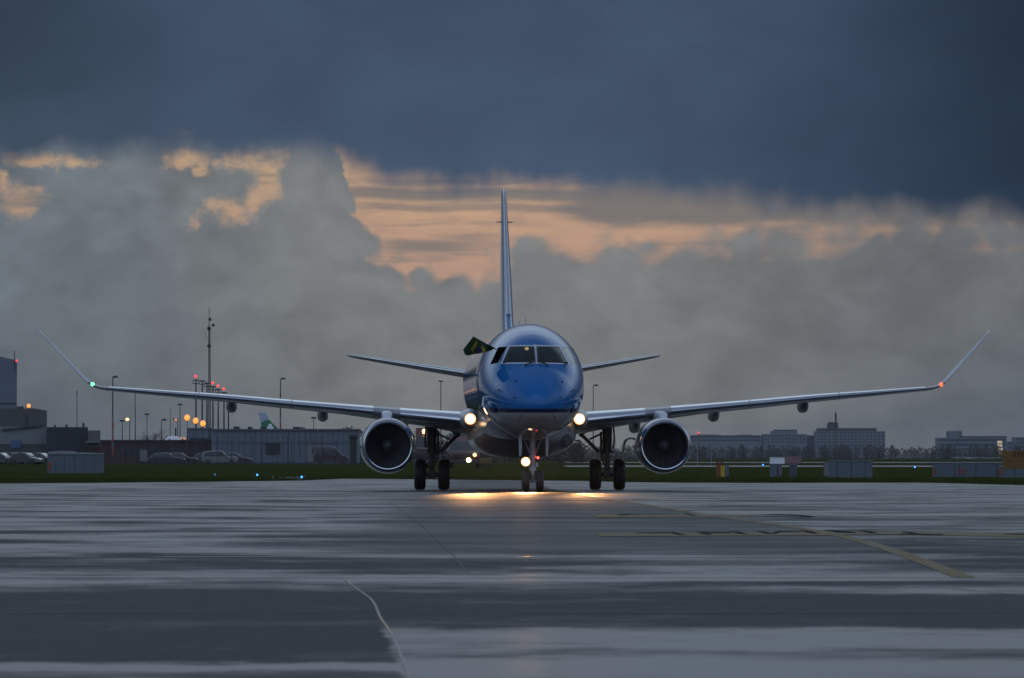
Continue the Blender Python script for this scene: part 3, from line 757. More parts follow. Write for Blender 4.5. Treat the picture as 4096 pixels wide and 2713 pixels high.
# puff shading towards the top of the bank
shp = t.mul(t.ss(el, 1.2, 2.2), t.mul(t.sub(0.40, puff.outputs['Distance']), 0.22))
sh = t.add(sh, shp)
sv = t.node('ShaderNodeVectorMath', operation='SCALE'); t.put(sv.inputs[0], base); t.put(sv.inputs[3], t.mul(sh, 1.24))
col_ = t.mix(cum, col_, sv.outputs[0])
# --- storm deck
DB = t.curve(az, [(-6, 2.60), (-4.51, 2.60), (-2.99, 2.66), (-2.23, 2.60), (-1.46, 2.52), (-.85, 2.38), (-.13, 2.39), (.635, 2.33), (1.59, 2.27), (2.35, 2.18), (3.11, 2.16), (4.51, 2.06), (6, 2.0)], -6, 6, 4.0)
rag = t.add(t.mul(t.sub(fbm(2.6, 1.5, 7.7, 1.0, 3, 0.5), 0.5), 0.36), t.mul(t.sub(fbm(1.1, 1.0, 12.0, 1.0, 5, 0.55), 0.5), 0.30))
ded = t.add(t.sub(el, DB), rag)
deck = t.ss(ded, -0.12, 0.20)
dl = t.mix(t.ss(az, -4.8, -1.5), c8(62, 77, 94), c8(65, 81, 103))
dr = t.mix(t.ss(az, 0.8, 4.8), dl, c8(36, 51, 70))
dlow = t.mix(t.mul(t.ss(el, 2.2, 3.9), 0.5), dr, t.mix(t.ss(t.m('ABSOLUTE', az), 2.0, 4.7), c8(68, 84, 108), c8(38, 53, 70)))
dm = t.add(t.mr(fbm(0.45, 0.9, 15.0, 1.0, 6, 0.55, 0.5), 0.3, 0.7, 0.86, 1.14), t.mul(t.sub(fbm(1.3, 1.9, 18.0, 1.0, 5, 0.5), 0.5), 0.20))
lightedge = t.mul(t.sub(1.0, t.ss(ded, 0.0, 0.55)), 0.16)
sv = t.node('ShaderNodeVectorMath', operation='SCALE'); t.put(sv.inputs[0], dlow); t.put(sv.inputs[3], t.mul(t.add(dm, lightedge), 0.95))
col_ = t.mix(deck, col_, sv.outputs[0])
# --- the open dusk sky overhead and behind the camera
dirn = t.add(t.mul(p[1], -0.55), t.mul(p[2], 0.85))             # high towards the rear and up
openf = t.m('MAXIMUM', t.ss(dirn, -0.30, 0.35), t.mul(t.ss(el, 4.4, 17.0), 0.9))
cloud_hi = t.noise(d, 2.3, 6, 0.6)
phi = t.mul(t.m('ARCTAN2', p[2], p[1]), 57.29578)                   # 0 ahead, 90 overhead, 180 behind
opn = t.mix(t.ss(phi, 22.0, 38.0), (6.6, 8.5, 10.5), (1.15, 1.55, 2.4))
opn = t.mix(t.ss(phi, 92.0, 122.0), opn, (4.7, 6.1, 9.0))
sidef = t.mul(t.ss(t.m('ABSOLUTE', p[0]), 0.35, 0.85), t.sub(1.0, t.ss(el, 22.0, 60.0)))
opn = t.mix(t.mul(sidef, 0.8), opn, (3.6, 4.4, 5.4))
sv = t.node('ShaderNodeVectorMath', operation='SCALE'); t.put(sv.inputs[0], opn); t.put(sv.inputs[3], t.mr(cloud_hi, 0.35, 0.65, 0.75, 1.2))
nis = t.mix(0.06, sv.outputs[0], sky.outputs[0])
hor = t.ss(el, -1.0, 10.0)                                         # a darker rim of cloud and land low down behind
rear = t.mix(t.m('MAXIMUM', hor, t.ss(p[1], -0.1, 0.3)), (1.9, 2.4, 3.3), nis)
fin_ = t.mix(openf, col_, rear)
fin_ = t.mix(t.ss(el, -0.6, -2.0), fin_, (0.25, 0.27, 0.28))
t.put(bgn.inputs['Color'], fin_); bgn.inputs['Strength'].default_value = BG
w.cycles.sampling_method = 'MANUAL'; w.cycles.sample_map_resolution = 1024

# the sun is down behind the bank ahead: only a weak warm glow is left of it
sl = bpy.data.lights.new('sun', 'SUN'); sl.energy = 0.04; sl.angle = math.radians(60); sl.color = (1.0, 0.78, 0.58)
so = bpy.data.objects.new('sun', sl); col.objects.link(so)
sd_ = Vector((math.sin(math.radians(SUN_AZ))*math.cos(math.radians(SUN_EL)), math.cos(math.radians(SUN_AZ))*math.cos(math.radians(SUN_EL)), math.sin(math.radians(SUN_EL))))
so.rotation_euler = sd_.to_track_quat('Z', 'Y').to_euler(); so.location = (0, 60, 60)

# ------------------------------------------------------------------ camera
cd = bpy.data.cameras.new('camera'); cam = bpy.data.objects.new('camera', cd); col.objects.link(cam)
cd.sensor_width = 36.0; cd.sensor_fit = 'HORIZONTAL'; cd.lens = 36.0*F/4096.0
cam.location = (0, 0, CAMH)
pitch = math.atan((HY-1356.5)/F)
cam.rotation_euler = (math.radians(90)+pitch, 0, 0)
cd.clip_end = 20000; cd.clip_start = 0.5
cd.dof.use_dof = True; cd.dof.focus_distance = 186.0; cd.dof.aperture_fstop = 13.0
sc.camera = cam
sc.view_settings.view_transform = 'Standard'; sc.view_settings.look = 'None'; sc.view_settings.gamma = 1.0; sc.view_settings.exposure = 0.0
sc.view_settings.use_curve_mapping = False
sc.cycles.max_bounces = 6; sc.cycles.glossy_bounces = 4; sc.cycles.diffuse_bounces = 2; sc.cycles.transparent_max_bounces = 8; sc.cycles.volume_bounces = 0
sc.cycles.caustics_reflective = True; sc.cycles.caustics_refractive = False; sc.cycles.sample_clamp_indirect = 6.0
sc.cycles.use_denoising = True

# ------------------------------------------------------------------ ground
def sheet(name, pts, z, mat, k='structure', base=-0.0):
    m = MB(); m.add([(x, y, z) for x, y in pts], [tuple(range(len(pts)))])
    o = m.build(name, mat, weld=False)
    if o.data.polygons[0].normal.z < 0: o.data.flip_normals()
    return kind(o, k)
def grass_mat(name, a, b_):
    m, t, b = new_mat(name)
    pos = t.node('ShaderNodeTexCoord').outputs['Object']
    n = t.noise(pos, 0.12, 6, 0.65); n2 = t.noise(pos, 2.5, 4, 0.6)
    c = t.mix(t.ss(t.add(t.mul(n, 0.7), t.mul(n2, 0.3)), 0.38, 0.62), a, b_)
    t.put(b.inputs['Base Color'], c); b.inputs['Roughness'].default_value = 1.0; b.inputs['Specular IOR Level'].default_value = 0.0
    return m
M['grass'] = grass_mat('winter_grass', (0.030, 0.040, 0.010), (0.050, 0.056, 0.014))
M['grass_blade'] = grass_mat('grass_blades', (0.028, 0.042, 0.009), (0.062, 0.068, 0.018))
sheet('ground', [(-4000, -300), (4000, -300), (4000, 12000), (-4000, 12000)], -0.03, M['grass'])

def tarmac():
    m, t, b = new_mat('wet_tarmac')
    pos = t.node('ShaderNodeTexCoord').outputs['Object']; p = t.xyz(pos); x, y = p[0], p[1]
    n_big = t.noise(t.vec(t.mul(x, 0.30), t.mul(y, 0.24), 0), 1.0, 4, 0.55)
    n_mid = t.noise(t.vec(t.mul(x, 0.9), t.mul(y, 0.55), 7.0), 1.0, 4, 0.6)
    n_fine = t.noise(pos, 9.0, 4, 0.7); n_sm = t.noise(pos, 2.4, 5, 0.62)
    n_grit = t.noise(pos, 26.0, 4, 0.75)
    yw = t.add(y, t.mul(t.sub(t.noise(t.vec(t.mul(x, 0.8), t.mul(y, 0.5), 2.0), 1.0, 5, 0.62), 0.5), t.mr(y, 28, 60, 2.6, 6.0)))
    # wetness along the distance, left and right of the pavement joint
    L = [(20,.35),(28.9,.35),(30.2,.42),(30.75,.95),(31.3,.9),(31.7,.30),(33,.18),(39,.10),(40.5,.06),(42,.22),(43.5,.10),(46,.06),(47.5,.25),(49,.55),(50.5,.45),(52,.75),(53.5,.8),(55,.45),(58,.3),(63,.32),(66,.40),(69,.8),(73,.85),(76,.45),(79,.72),(83,.75),(86,.45),(90,.8),(100,.78),(110,.85),(125,.75),(140,.85),(160,.8),(180,.85),(230,.9),(260,.9)]
    R = [(20,.75),(28.9,.75),(30.2,.95),(31.5,.95),(32.8,.45),(33.6,.7),(34.5,.9),(36.4,.92),(37.4,.75),(38.3,.22),(40,.10),(43,.10),(46,.15),(47.5,.30),(49,.6),(50,.4),(52,.55),(53.5,.85),(55,.6),(58,.5),(62,.42),(64,.60),(68,.40),(74,.42),(80,.5),(86,.62),(92,.70),(100,.72),(110,.80),(116,.85),(125,.70),(140,.85),(160,.8),(180,.85),(230,.9),(260,.9)]
    cl_ = t.curve(yw, L, 20, 260, 1.0) if False else None
    def piece(pts):
        # float curve in log distance
        ly = t.m('LOGARITHM', yw, math.e)
        return t.curve(ly, [(math.log(a), b_) for a, b_ in pts], math.log(20), math.log(260), 1.0)
    wl, wr = piece(L), piece(R)
    side = t.ss(t.add(x, t.mul(t.sub(n_mid, 0.5), 0.10)), t.mr(y, 29.0, 53.0, -0.50, -1.32), t.mr(y, 29.0, 53.0, -0.44, -1.20))
    ctr = t.ss(t.add(x, t.mul(t.sub(n_big, 0.5), 6.0)), -3.0, 3.0)
    side = t.mix(t.ss(y, 53.0, 56.0), side, ctr)
    wet = t.sub(t.add(t.mul(wl, t.sub(1.0, side)), t.mul(wr, side)), t.mr(y, 66, 110, 0.0, 0.12))
    # worn dry wheel lanes and the dull patch left of the yellow line
    wet = t.add(wet, t.mul(t.sub(n_big, 0.5), t.mr(y, 30, 60, 0.9, 2.4)))
    wet = t.add(wet, t.mul(t.sub(n_fine, 0.5), 0.30))
    wet = t.add(wet, t.add(t.mul(t.sub(n_mid, 0.5), 0.8), t.mul(t.sub(n_sm, 0.5), t.mr(y, 35, 80, 0.75, 0.9))))
    # the drier lane the aircraft has come along, bounded by the yellow line
    yl = t.curve(y, [(50, 3.7), (61.8, 3.90), (72, 4.07), (84, 4.10), (93.5, 3.89), (105, 3.49), (119, 3.10), (145, 2.41), (172, 1.6), (200, 1.2), (260, 1.0)], 50, 260, 5.0)
    lane = t.mul(t.ss(t.add(x, t.mul(t.sub(n_mid, 0.5), 2.2)), t.mr(y, 60, 180, -2.6, -3.8), t.mr(y, 60, 180, -1.0, -1.6)), t.sub(1.0, t.ss(x, t.sub(yl, 0.06), t.add(yl, 0.10))))
    lane = t.mul(lane, t.ss(yw, 58.0, 74.0))
    wet = t.mr(t.mul(lane, 0.86), 0.0, 1.0, wet, t.add(0.38, t.mul(t.sub(n_big, 0.5), 0.35)))
    wet = t.ss(wet, 0.10, 0.95)
    tex = t.add(t.mul(n_fine, 0.5), t.mul(n_grit, 0.5))
    dry = t.mix(t.ss(tex, 0.35, 0.65), (0.022, 0.024, 0.028), (0.055, 0.057, 0.061))
    base = t.mix(t.mul(wet, 0.6), dry, (0.020, 0.022, 0.026))
    # joints across the slabs
    jn = None
    for yy, hw in ((53.45, 0.10), (41.3, 0.06), (64.2, 0.07), (98.2, 0.28), (105.0, 0.55), (120.0, 0.5), (146.0, 0.9), (168.0, 0.8)):
        k = t.sub(1.0, t.ss(t.m('ABSOLUTE', t.sub(t.add(y, t.mul(x, 0.010)), yy)), hw*0.5, hw)); jn = k if jn is None else t.m('MAXIMUM', jn, k)
    jn = t.mul(jn, t.ss(t.noise(t.vec(t.mul(x, 0.22), t.mul(y, 0.05), 9.0), 1.0, 4, 0.6), 0.42, 0.52))
    base = t.mix(t.mul(jn, 0.8), base, (0.008, 0.008, 0.010))
    # water lying along two seams of stepped slabs
    stp = t.mul(t.m('FLOOR', t.mul(x, 1.65)), 0.035)
    sm = t.mul(t.m('MODULO', t.add(t.mul(t.m('FLOOR', t.mul(x, 1.65)), 0.37), 10.0), 1.0), 0.10)
    seam = None
    for yy in (54.05, 64.8):
        k = t.sub(1.0, t.ss(t.m('ABSOLUTE', t.sub(t.add(y, sm), yy)), 0.05, 0.22)); seam = k if seam is None else t.m('MAXIMUM', seam, k)
    seam = t.mul(seam, t.ss(t.noise(t.vec(t.mul(x, 0.7), t.mul(y, 0.05), 3.0), 1.0, 3, 0.5), 0.34, 0.46))
    wet = t.m('MAXIMUM', wet, seam)
    t.put(b.inputs['Base Color'], base)
    rough = t.mr(wet, 0.0, 1.0, ROUGH_DRY, ROUGH_WET)
    rough = t.sub(t.add(rough, t.mul(jn, 0.3)), t.mul(seam, 0.17))
    t.put(b.inputs['Roughness'], rough)
    t.put(b.inputs['Specular IOR Level'], t.mul(t.mr(wet, 0.0, 1.0, SPEC_DRY, 0.5), t.sub(1.0, t.mul(jn, 0.8))))
    bp = t.node('ShaderNodeBump'); t.put(bp.inputs['Strength'], t.mr(wet, 0, 1, 0.12, 0.004)); bp.inputs['Distance'].default_value = 0.01; t.put(bp.inputs['Height'], tex)
    t.put(b.inputs['Normal'], bp.outputs[0])
    return m
ROUGH_DRY, ROUGH_WET, SPEC_DRY = 0.70, 0.36, 0.10
M['tarmac'] = tarmac()
EDGE = [(-1800, 1960), (-600, 1938), (0, 1934), (350, 1932), (850, 1927), (1000, 1925), (1215, 1923), (1222, 1915), (1380, 1915), (2280, 1923), (2500, 1929), (2700, 1931), (3100, 1932), (3500, 1931), (3700, 1931), (3900, 1936), (4096, 1941), (4600, 1960), (5600, 1990)]
edge_pts = [(X(px, GD(py)), GD(py)) for px, py in EDGE]
sheet('apron', [(-260, -80), (260, -80), (260, 130), *reversed(edge_pts), (-260, 150)], 0.0, M['tarmac'])

def stuff_grass():
    # blades along the near rim of the grass
    n = 52000; vs = np.zeros((n*3, 3)); fs = np.arange(n*3).reshape(n, 3)
    ex = np.array([a for a, b_ in edge_pts]); ey = np.array([b_ for a, b_ in edge_pts])
    seg = rng.integers(1, len(ex)-2, n); k = rng.random(n)
    # choose along visible x range evenly
    xx = rng.uniform(-23, 23, n)
    o = np.argsort(ex); yy0 = np.interp(xx, ex[o], ey[o])
    dep = rng.random(n)**2 * 45.0
    yy = yy0 + dep - 0.10*rng.random(n)
    sc_ = yy/yy0; xx = xx*sc_
    h = rng.uniform(0.03, 0.12, n)*(1+0.6*np.sin(xx*1.7)*np.sin(yy*0.9)); wd = rng.uniform(0.012, 0.03, n); lx = rng.normal(0, 0.03, n); ly = rng.normal(0, 0.03, n)
    vs[0::3] = np.stack([xx-wd, yy, np.full(n, -0.03)], 1); vs[1::3] = np.stack([xx+wd, yy+0.01, np.full(n, -0.03)], 1); vs[2::3] = np.stack([xx+lx, yy+ly, -0.03+h], 1)
    me = bpy.data.meshes.new('grass'); me.from_pydata(vs.tolist(), [], fs.tolist()); me.materials.append(M['grass_blade'])
    ob = bpy.data.objects.new('grass', me); col.objects.link(ob); kind(ob, 'stuff'); return ob
stuff_grass()

M['line_yellow'] = None
def paint(name, c, wear=0.5, rough=0.35, c2=None):
    m, t, b = new_mat(name)
    pos = t.node('ShaderNodeTexCoord').outputs['Object']
    n = t.noise(pos, 1.6, 5, 0.7); n2 = t.noise(pos, 30.0, 3, 0.6)
    f = t.ss(t.add(t.mul(n, 0.6), t.mul(n2, 0.4)), 0.36, 0.58)
    cc = t.mix(t.mul(f, 1-wear*0.5), (0.05, 0.05, 0.05), c)
    if c2 is not None: cc = t.mix(t.ss(t.noise(pos, 0.55, 3, 0.5), 0.50, 0.60), cc, c2)  # second colour in patches, used for painted lamp glints
    t.put(b.inputs['Base Color'], cc); t.put(b.inputs['Roughness'], t.mr(n, 0.3, 0.7, rough*0.7, rough*1.4)); b.inputs['Specular IOR Level'].default_value = 0.2; return m
M['line_yellow'] = paint('taxiway_yellow_paint', (0.27, 0.17, 0.012), 0.6, 0.6)
M['line_black'] = pmat('black_marking_paint', (0.010, 0.011, 0.014), 0.8, spec=0.05)
M['line_pale'] = paint('pale_joint_seal_painted_glints', (0.15, 0.15, 0.15), 0.9, 0.3, (0.30, 0.17, 0.06))  # amber patches are lamp reflections painted into the seal's colour

def ribbon(name, pts, wd, z, mat, sub=6, k='structure'):
    P = [Vector((a, b_)) for a, b_ in pts]
    # catmull-rom resample
    out = []
    for i in range(len(P)-1):
        p0, p1, p2, p3 = P[max(i-1, 0)], P[i], P[i+1], P[min(i+2, len(P)-1)]
        for j in range(sub):
            u = j/sub; out.append(0.5*((2*p1)+(p2-p0)*u+(2*p0-5*p1+4*p2-p3)*u*u+(3*p1-p0-3*p2+p3)*u**3))
    out.append(P[-1]); m = MB(); vs = []; fs = []
    for i, a in enumerate(out):
        dd = (out[min(i+1, len(out)-1)]-out[max(i-1, 0)]).normalized(); n_ = Vector((-dd.y, dd.x))*wd/2
        vs += [(a.x+n_.x, a.y+n_.y, z), (a.x-n_.x, a.y-n_.y, z)]
    for i in range(len(out)-1): fs.append((2*i, 2*i+1, 2*i+3, 2*i+2))
    m.add(vs, fs); o = m.build(name, mat, weld=False)
    if o.data.polygons[0].normal.z < 0: o.data.flip_normals()
    return kind(o, k)
ribbon('taxiway_line', [(3.72, 53.4), (3.90, 61.8), (4.07, 72), (4.10, 84), (3.89, 93.5), (3.49, 105), (3.10, 119), (2.41, 145), (1.5, 172), (0.75, 200), (0.3, 225)], 0.18, 0.004, M['line_yellow'])
def G(px, py): D_ = GD(py); return (X(px, D_), D_)
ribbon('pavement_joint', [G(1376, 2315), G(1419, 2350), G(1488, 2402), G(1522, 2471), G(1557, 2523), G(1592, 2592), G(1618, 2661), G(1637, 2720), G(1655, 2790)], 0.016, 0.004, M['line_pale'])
ribbon('pavement_joint', [G(1560, 2010), G(1674, 2094), G(1790, 2200), G(1880, 2300)], 0.014, 0.004, pmat('dark_joint_seal', (0.030, 0.032, 0.036), 0.6, spec=0.3))
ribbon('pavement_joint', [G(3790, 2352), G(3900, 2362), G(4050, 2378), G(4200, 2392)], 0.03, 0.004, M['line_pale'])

def flat(name, polys, z, mat):
    m = MB()
    for pl in polys: m.add([(*G(a, b_), z) for a, b_ in pl], [tuple(range(len(pl)))])
    o = m.build(name, mat, weld=False)
    for p_ in o.data.polygons:
        if p_.normal.z < 0: p_.flip()
    return kind(o, 'structure')
r2 = lambda x, y: (2350 + x/2.4926, 2030 + y/2.4926)
r3 = lambda x, y: (3200 + x/2.643, 2030 + y/2.643)
# two painted direction panels lying across the taxiway
flat('taxiway_marking', [[r2(70, 262), r2(2368, 244), r3(900, 256), r3(2368, 276), r3(2700, 280), r3(2700, 322), r3(2368, 318), r3(900, 288), r2(2330, 282), r2(130, 293)]], 0.006, M['line_yellow'])
flat('taxiway_marking', [[r2(40, 77), r2(900, 66), r2(1300, 70), r2(1650, 78), r2(1650, 96), r2(900, 97), r2(100, 104)]], 0.006, M['line_yellow'])
blk = []
blk.append([r2(480, 258), r2(860, 251), r2(985, 279), r2(905, 279), r2(830, 259), r2(500, 263)])
blk.append([r2(1070, 247), r2(1180, 250), r2(1430, 254), r2(1430, 262), r2(1200, 262), r2(1250, 276), r2(1170, 276)])
blk.append([r2(1410, 244), r2(1500, 246), r2(1605, 272), r2(1510, 270)])
blk.append([r2(1670, 243), r2(1735, 243), r2(1830, 262), r2(1920, 240), r2(2120, 245), r2(2120, 251), r2(1940, 250), r2(1870, 270), r2(1790, 270)])
blk.append([r2(2110, 237), r2(2200, 238), r2(2320, 264), r2(2230, 264)])
blk.append([r3(250, 243), r3(420, 250), r3(590, 270), r3(590, 277), r3(400, 272)])
blk.append([r3(600, 247), r3(700, 250), r3(835, 280), r3(740, 279)])
blk.append([r3(1065, 260), r3(1170, 266), r3(1270, 285), r3(1510, 290), r3(1510, 297), r3(1060, 288), r3(1060, 280), r3(1170, 281)])
blk.append([r3(2150, 285), r3(2368, 287), r3(2500, 290), r3(2500, 298), r3(2200, 293)])
flat('marking_lettering', blk, 0.010, M['line_black'])
blk = [[r2(300, 73), r2(410, 70), r2(430, 78), r2(320, 83)], [r2(400, 71), r2(920, 66), r2(920, 70), r2(400, 76)], [r2(930, 64), r2(1000, 65), r2(1090, 88), r2(1040, 87)],
       [r2(1570, 78), r2(1900, 71), r2(2150, 82), r2(2280, 96), r2(2200, 98), r2(2100, 86), r2(1890, 77)], [r2(1640, 88), r2(1880, 98), r2(2210, 103), r2(2270, 98), r2(2210, 100), r2(1890, 93)]]
flat('marking_lettering', blk, 0.010, M['line_black'])
# ------------------------------------------------------------------ the airfield and the town beyond (sizes from pixels at each thing's distance)
M['conc'] = pmat('weathered_concrete', (0.1540, 0.1540, 0.1540), 0.85, vary=0.2, scale=0.4)
M['clad_blue'] = pmat('blue_grey_cladding', (0.1120, 0.1320, 0.1600), 0.6, vary=0.08, scale=0.3)
M['clad_grey'] = pmat('grey_green_cladding', (0.0675, 0.0750, 0.0713), 0.7, vary=0.12, scale=0.2)
M['clad_dark'] = pmat('dark_navy_cladding', (0.0240, 0.0272, 0.0384), 0.7, vary=0.15, scale=0.3)
M['clad_pale'] = pmat('pale_cladding', (0.1575, 0.1688, 0.1725), 0.6, vary=0.1, scale=0.3)
M['brick'] = pmat('dark_red_brick', (0.0525, 0.0245, 0.0210), 0.85, vary=0.2, scale=0.8)
M['roof_dark'] = pmat('dark_roofing', (0.04, 0.042, 0.048), 0.8, vary=0.15)
M['cab_grey'] = pmat('grey_blue_cabinet_paint', (0.0792, 0.1008, 0.1188), 0.55, vary=0.08, scale=1.5)
M['orange_mark'] = pmat('orange_red_marking', (0.2400, 0.0420, 0.0120), 0.6)
M['yellow'] = pmat('yellow_cabinet_paint', (0.4650, 0.3150, 0.0150), 0.5, vary=0.08)
M['amber_dark'] = pmat('amber_sign_face', (0.1459, 0.0673, 0.0044), 0.5, vary=0.08)
M['van_red'] = pmat('van_dark_red_paint', (0.0330, 0.0060, 0.0060), 0.3, coat=0.8)
M['truck_red'] = pmat('truck_red_paint', (0.09, 0.018, 0.016), 0.35, coat=0.6)
M['glass_sky'] = pmat('vehicle_glass', (0.02, 0.024, 0.028), 0.08, vary=0.05)
M['chrome'] = pmat('bright_trim', (0.6, 0.62, 0.64), 0.25, 0.9)
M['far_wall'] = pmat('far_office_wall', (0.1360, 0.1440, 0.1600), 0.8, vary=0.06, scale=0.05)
M['far_glass'] = pmat('far_window_glass', (0.035, 0.045, 0.055), 0.2, vary=0.1)
M['amber_lamp'] = emat('sodium_lamp', (1.0, 0.25, 0.010), 1.9)
M['amber_soft'] = emat('sodium_lamp_far', (1.0, 0.30, 0.06), 0.9)
M['yellow_lamp'] = emat('pale_yellow_lamp', (1.0, 0.80, 0.35), 1.3)
M['red_lamp'] = emat('red_obstruction_lamp', (1.0, 0.035, 0.04), 1.3)
M['blue_lamp'] = emat('blue_taxiway_lamp', (0.03, 0.22, 1.0), 4.0)
M['blue_dim'] = emat('dim_blue_lamp', (0.02, 0.15, 0.6), 0.5)
M['head_lamp'] = emat('vehicle_headlamp', (1.0, 0.74, 0.40), 9.0)
M['lit_window'] = emat('lit_window', (1.0, 0.74, 0.42), 0.42)

def bx(name, px0, px1, pyt, D, depth, mat, parent=None, pyb=None, bev=0.0, dz0=0.0, y0=0.0):
    """a block whose front face spans the given photograph pixels at distance D, in the parent's frame (parent at X(pxc),D)"""
    o = parent.location if parent is not None else Vector((0, 0, 0))
    zb = -0.03 if pyb is None else Z(pyb, D)
    m = MB().box(X(px0, D)-o.x, X(px1, D)-o.x, D+y0-o.y, D+y0+depth-o.y, zb-o.z, Z(pyt, D)-o.z, bev)
    return m.build(name, mat, parent)
def at(name, label, cat, px, D, group=None):
    return thing(name, label, cat, (X(px, D), D, -0.03), 0.0, group)

# ---- left side: tall block, low block and dark sheds
b = at('tall_building', 'tall plain blue grey block cut off by the left edge, mast on its roof corner', 'building', 20, 1000)
D = 1000; o = b.location
MB().prism([(X(-700, D)-o.x, -0.0), (X(67, D)-o.x, 0.0), (X(68, D)-o.x, Z(1440, D)-o.z), (X(45, D)-o.x, Z(1437, D)-o.z), (X(0, D)-o.x, Z(1426, D)-o.z), (X(-700, D)-o.x, Z(1400, D)-o.z)], 0, 40).build('wall', M['clad_blue'], b)
bx('roof_mast', 56.5, 59.5, 1404, D, 0.15, M['darkmetal'], b, pyb=1476, y0=-0.3)
MB().ball((X(66.5, D)-o.x, -0.6, Z(1444, D)-o.z), 0.19, 12, 8).build('obstruction_lamp', M['red_lamp'], b, smooth=60)
bx('wall_panel', -700, 66, 1616, D, 0.1, M['clad_dark'], b, pyb=1612, y0=-0.1)
b = at('terminal_building', 'grey green flat roofed building with sloping stair band, below the tall left block', 'building', 90, 905)
D = 905; o = b.location
MB().prism([(X(-600, D)-o.x, 0), (X(188, D)-o.x, 0), (X(188, D)-o.x, Z(1643, D)-o.z), (X(140, D)-o.x, Z(1634, D)-o.z), (X(-600, D)-o.x, Z(1632, D)-o.z)], 0, 30).build('wall', M['clad_grey'], b)
bx('wall_panel', -600, 187, 1708, D, 0.12, M['clad_pale'], b, pyb=1778, y0=-0.12)
bx('wall_panel', 45, 84, 1762, D, 0.1, pmat('blue_panel', (0.05, 0.10, 0.2), 0.6), b, pyb=1792, y0=-0.25)
MB().prism([(X(8, D)-o.x, Z(1724, D)-o.z), (X(174, D)-o.x, Z(1706, D)-o.z), (X(174, D)-o.x, Z(1702, D)-o.z), (X(8, D)-o.x, Z(1716, D)-o.z)], -0.5, -0.2).build('stair_band', M['roof_dark'], b)
bx('downpipe', 107, 111, 1660, D, 0.2, M['clad_dark'], b, pyb=1712, y0=-0.3)
bx('roof_vent', 68, 95, 1626, D, 3, M['roof_dark'], b, pyb=1640, y0=2)
MB().ball((X(115, D)-o.x, -0.5, Z(1624, D)-o.z), 0.27, 14, 10).build('roof_lamp', M['amber_lamp'], b, smooth=60)
MB().tube([(X(116.5, D)-o.x, -0.5, Z(1640, D)-o.z), (X(116, D)-o.x, -0.5, Z(1629, D)-o.z)], 0.05, 6).build('lamp_stalk', M['darkmetal'], b)
b = at('dark_shed', 'dark navy flat roofed shed right of the grey green building', 'building', 270, 890); D = 890; o = b.location
bx('wall', 188.5, 352, 1709, D, 22, M['clad_dark'], b)
for k, px in enumerate((215, 250, 262, 282, 318)): bx('wall_rib', px, px+3.5, 1712, D, 0.12, M['darkmetal'], b, pyb=1800, y0=-0.12)
bx('base_wall', 189, 352, 1806, D, 0.3, M['brick'], b, y0=-0.32)
for px, pt in ((216, 1700), (262, 1698), (330, 1692)): bx('roof_vent', px, px+9, pt, D, 1, M['roof_dark'], b, pyb=1709, y0=3)
b = at('grey_shed', 'small grey brown shed joined to the right of the dark navy shed', 'building', 377, 888); D = 888
bx('wall', 352.5, 402, 1722, D, 18, pmat('grey_brown_cladding', (0.1040, 0.0920, 0.0880), 0.75), b)
bx('loading_roof', 340, 402, 1766, D, 1.2, M['clad_pale'], b, pyb=1771, y0=-1.3)
bx('base_wall', 353, 402, 1790, D, 0.3, M['brick'], b, y0=-0.32)
# long low brick range with a pale band and vans parked against it
b = at('low_brick_building', 'long low dark red brick range behind the parked cars, pale band halfway up', 'building', 620, 870); D = 870; o = b.location
bx('wall', 403, 846, 1766, D, 12, M['brick'], b)
bx('roof', 402, 847, 1760, D, 12.6, M['roof_dark'], b, pyb=1766, y0=-0.3)
for a, c in ((480, 575), (600, 640), (660, 735), (760, 800)): bx('window', a, c, 1792, D, 0.1, M['clad_dark'], b, pyb=1818, y0=-0.1)
for a in (448, 598, 742): bx('downpipe', a, a+3, 1768, D, 0.1, M['darkmetal'], b, pyb=1850, y0=-0.14)
bx('loading_door', 560, 590, 1800, D, 0.1, M['clad_pale'], b, pyb=1846, y0=-0.16)

# ---- warehouse with dark doorway
b = at('warehouse', 'long blue grey metal warehouse with one dark square door behind the wire fence', 'building', 1150, 850); D = 850; o = b.location
bx('wall', 848, 1440, 1722, D, 30, M['clad_blue'], b)
bx('roof_edge', 846, 1442, 1716, D, 31, pmat('roof_edge_grey', (0.0900, 0.1013, 0.1162), 0.6), b, pyb=1722, y0=-0.25)
bx('door', 1063, 1120, 1776, D, 0.2, M['black'], b, pyb=1816, y0=-0.2)
bx('door_frame', 1060, 1123, 1773, D, 0.12, M['roof_dark'], b, pyb=1776, y0=-0.22)
for a in range(868, 1440, 22): bx('wall_rib', a, a+1.2, 1724, D, 0.08, M['clad_grey'], b, pyb=1850, y0=-0.08)
for a, c, tp in ((934, 958, 1706.6), (991, 1010, 1707.5), (1041, 1066, 1708), (1172, 1199, 1707.5)): bx('roof_unit', a, c, tp, D, 2.0, M['black'], b, pyb=1718, y0=0.6, bev=0.05)
bx('base_wall', 848, 1440, 1850, D, 0.3, M['roof_dark'], b, y0=-0.34)
b = at('pale_hall', 'pale blue hall showing above the brick range left of the warehouse', 'building', 795, 940); D = 940
bx('wall', 752, 852, 1716, D, 25, M['clad_blue'], b); bx('roof_edge', 751, 853, 1712, D, 25.5, M['clad_pale'], b, pyb=1716, y0=-0.2)
bx('window', 760, 845, 1752, D, 0.1, M['clad_dark'], b, pyb=1762, y0=-0.1)

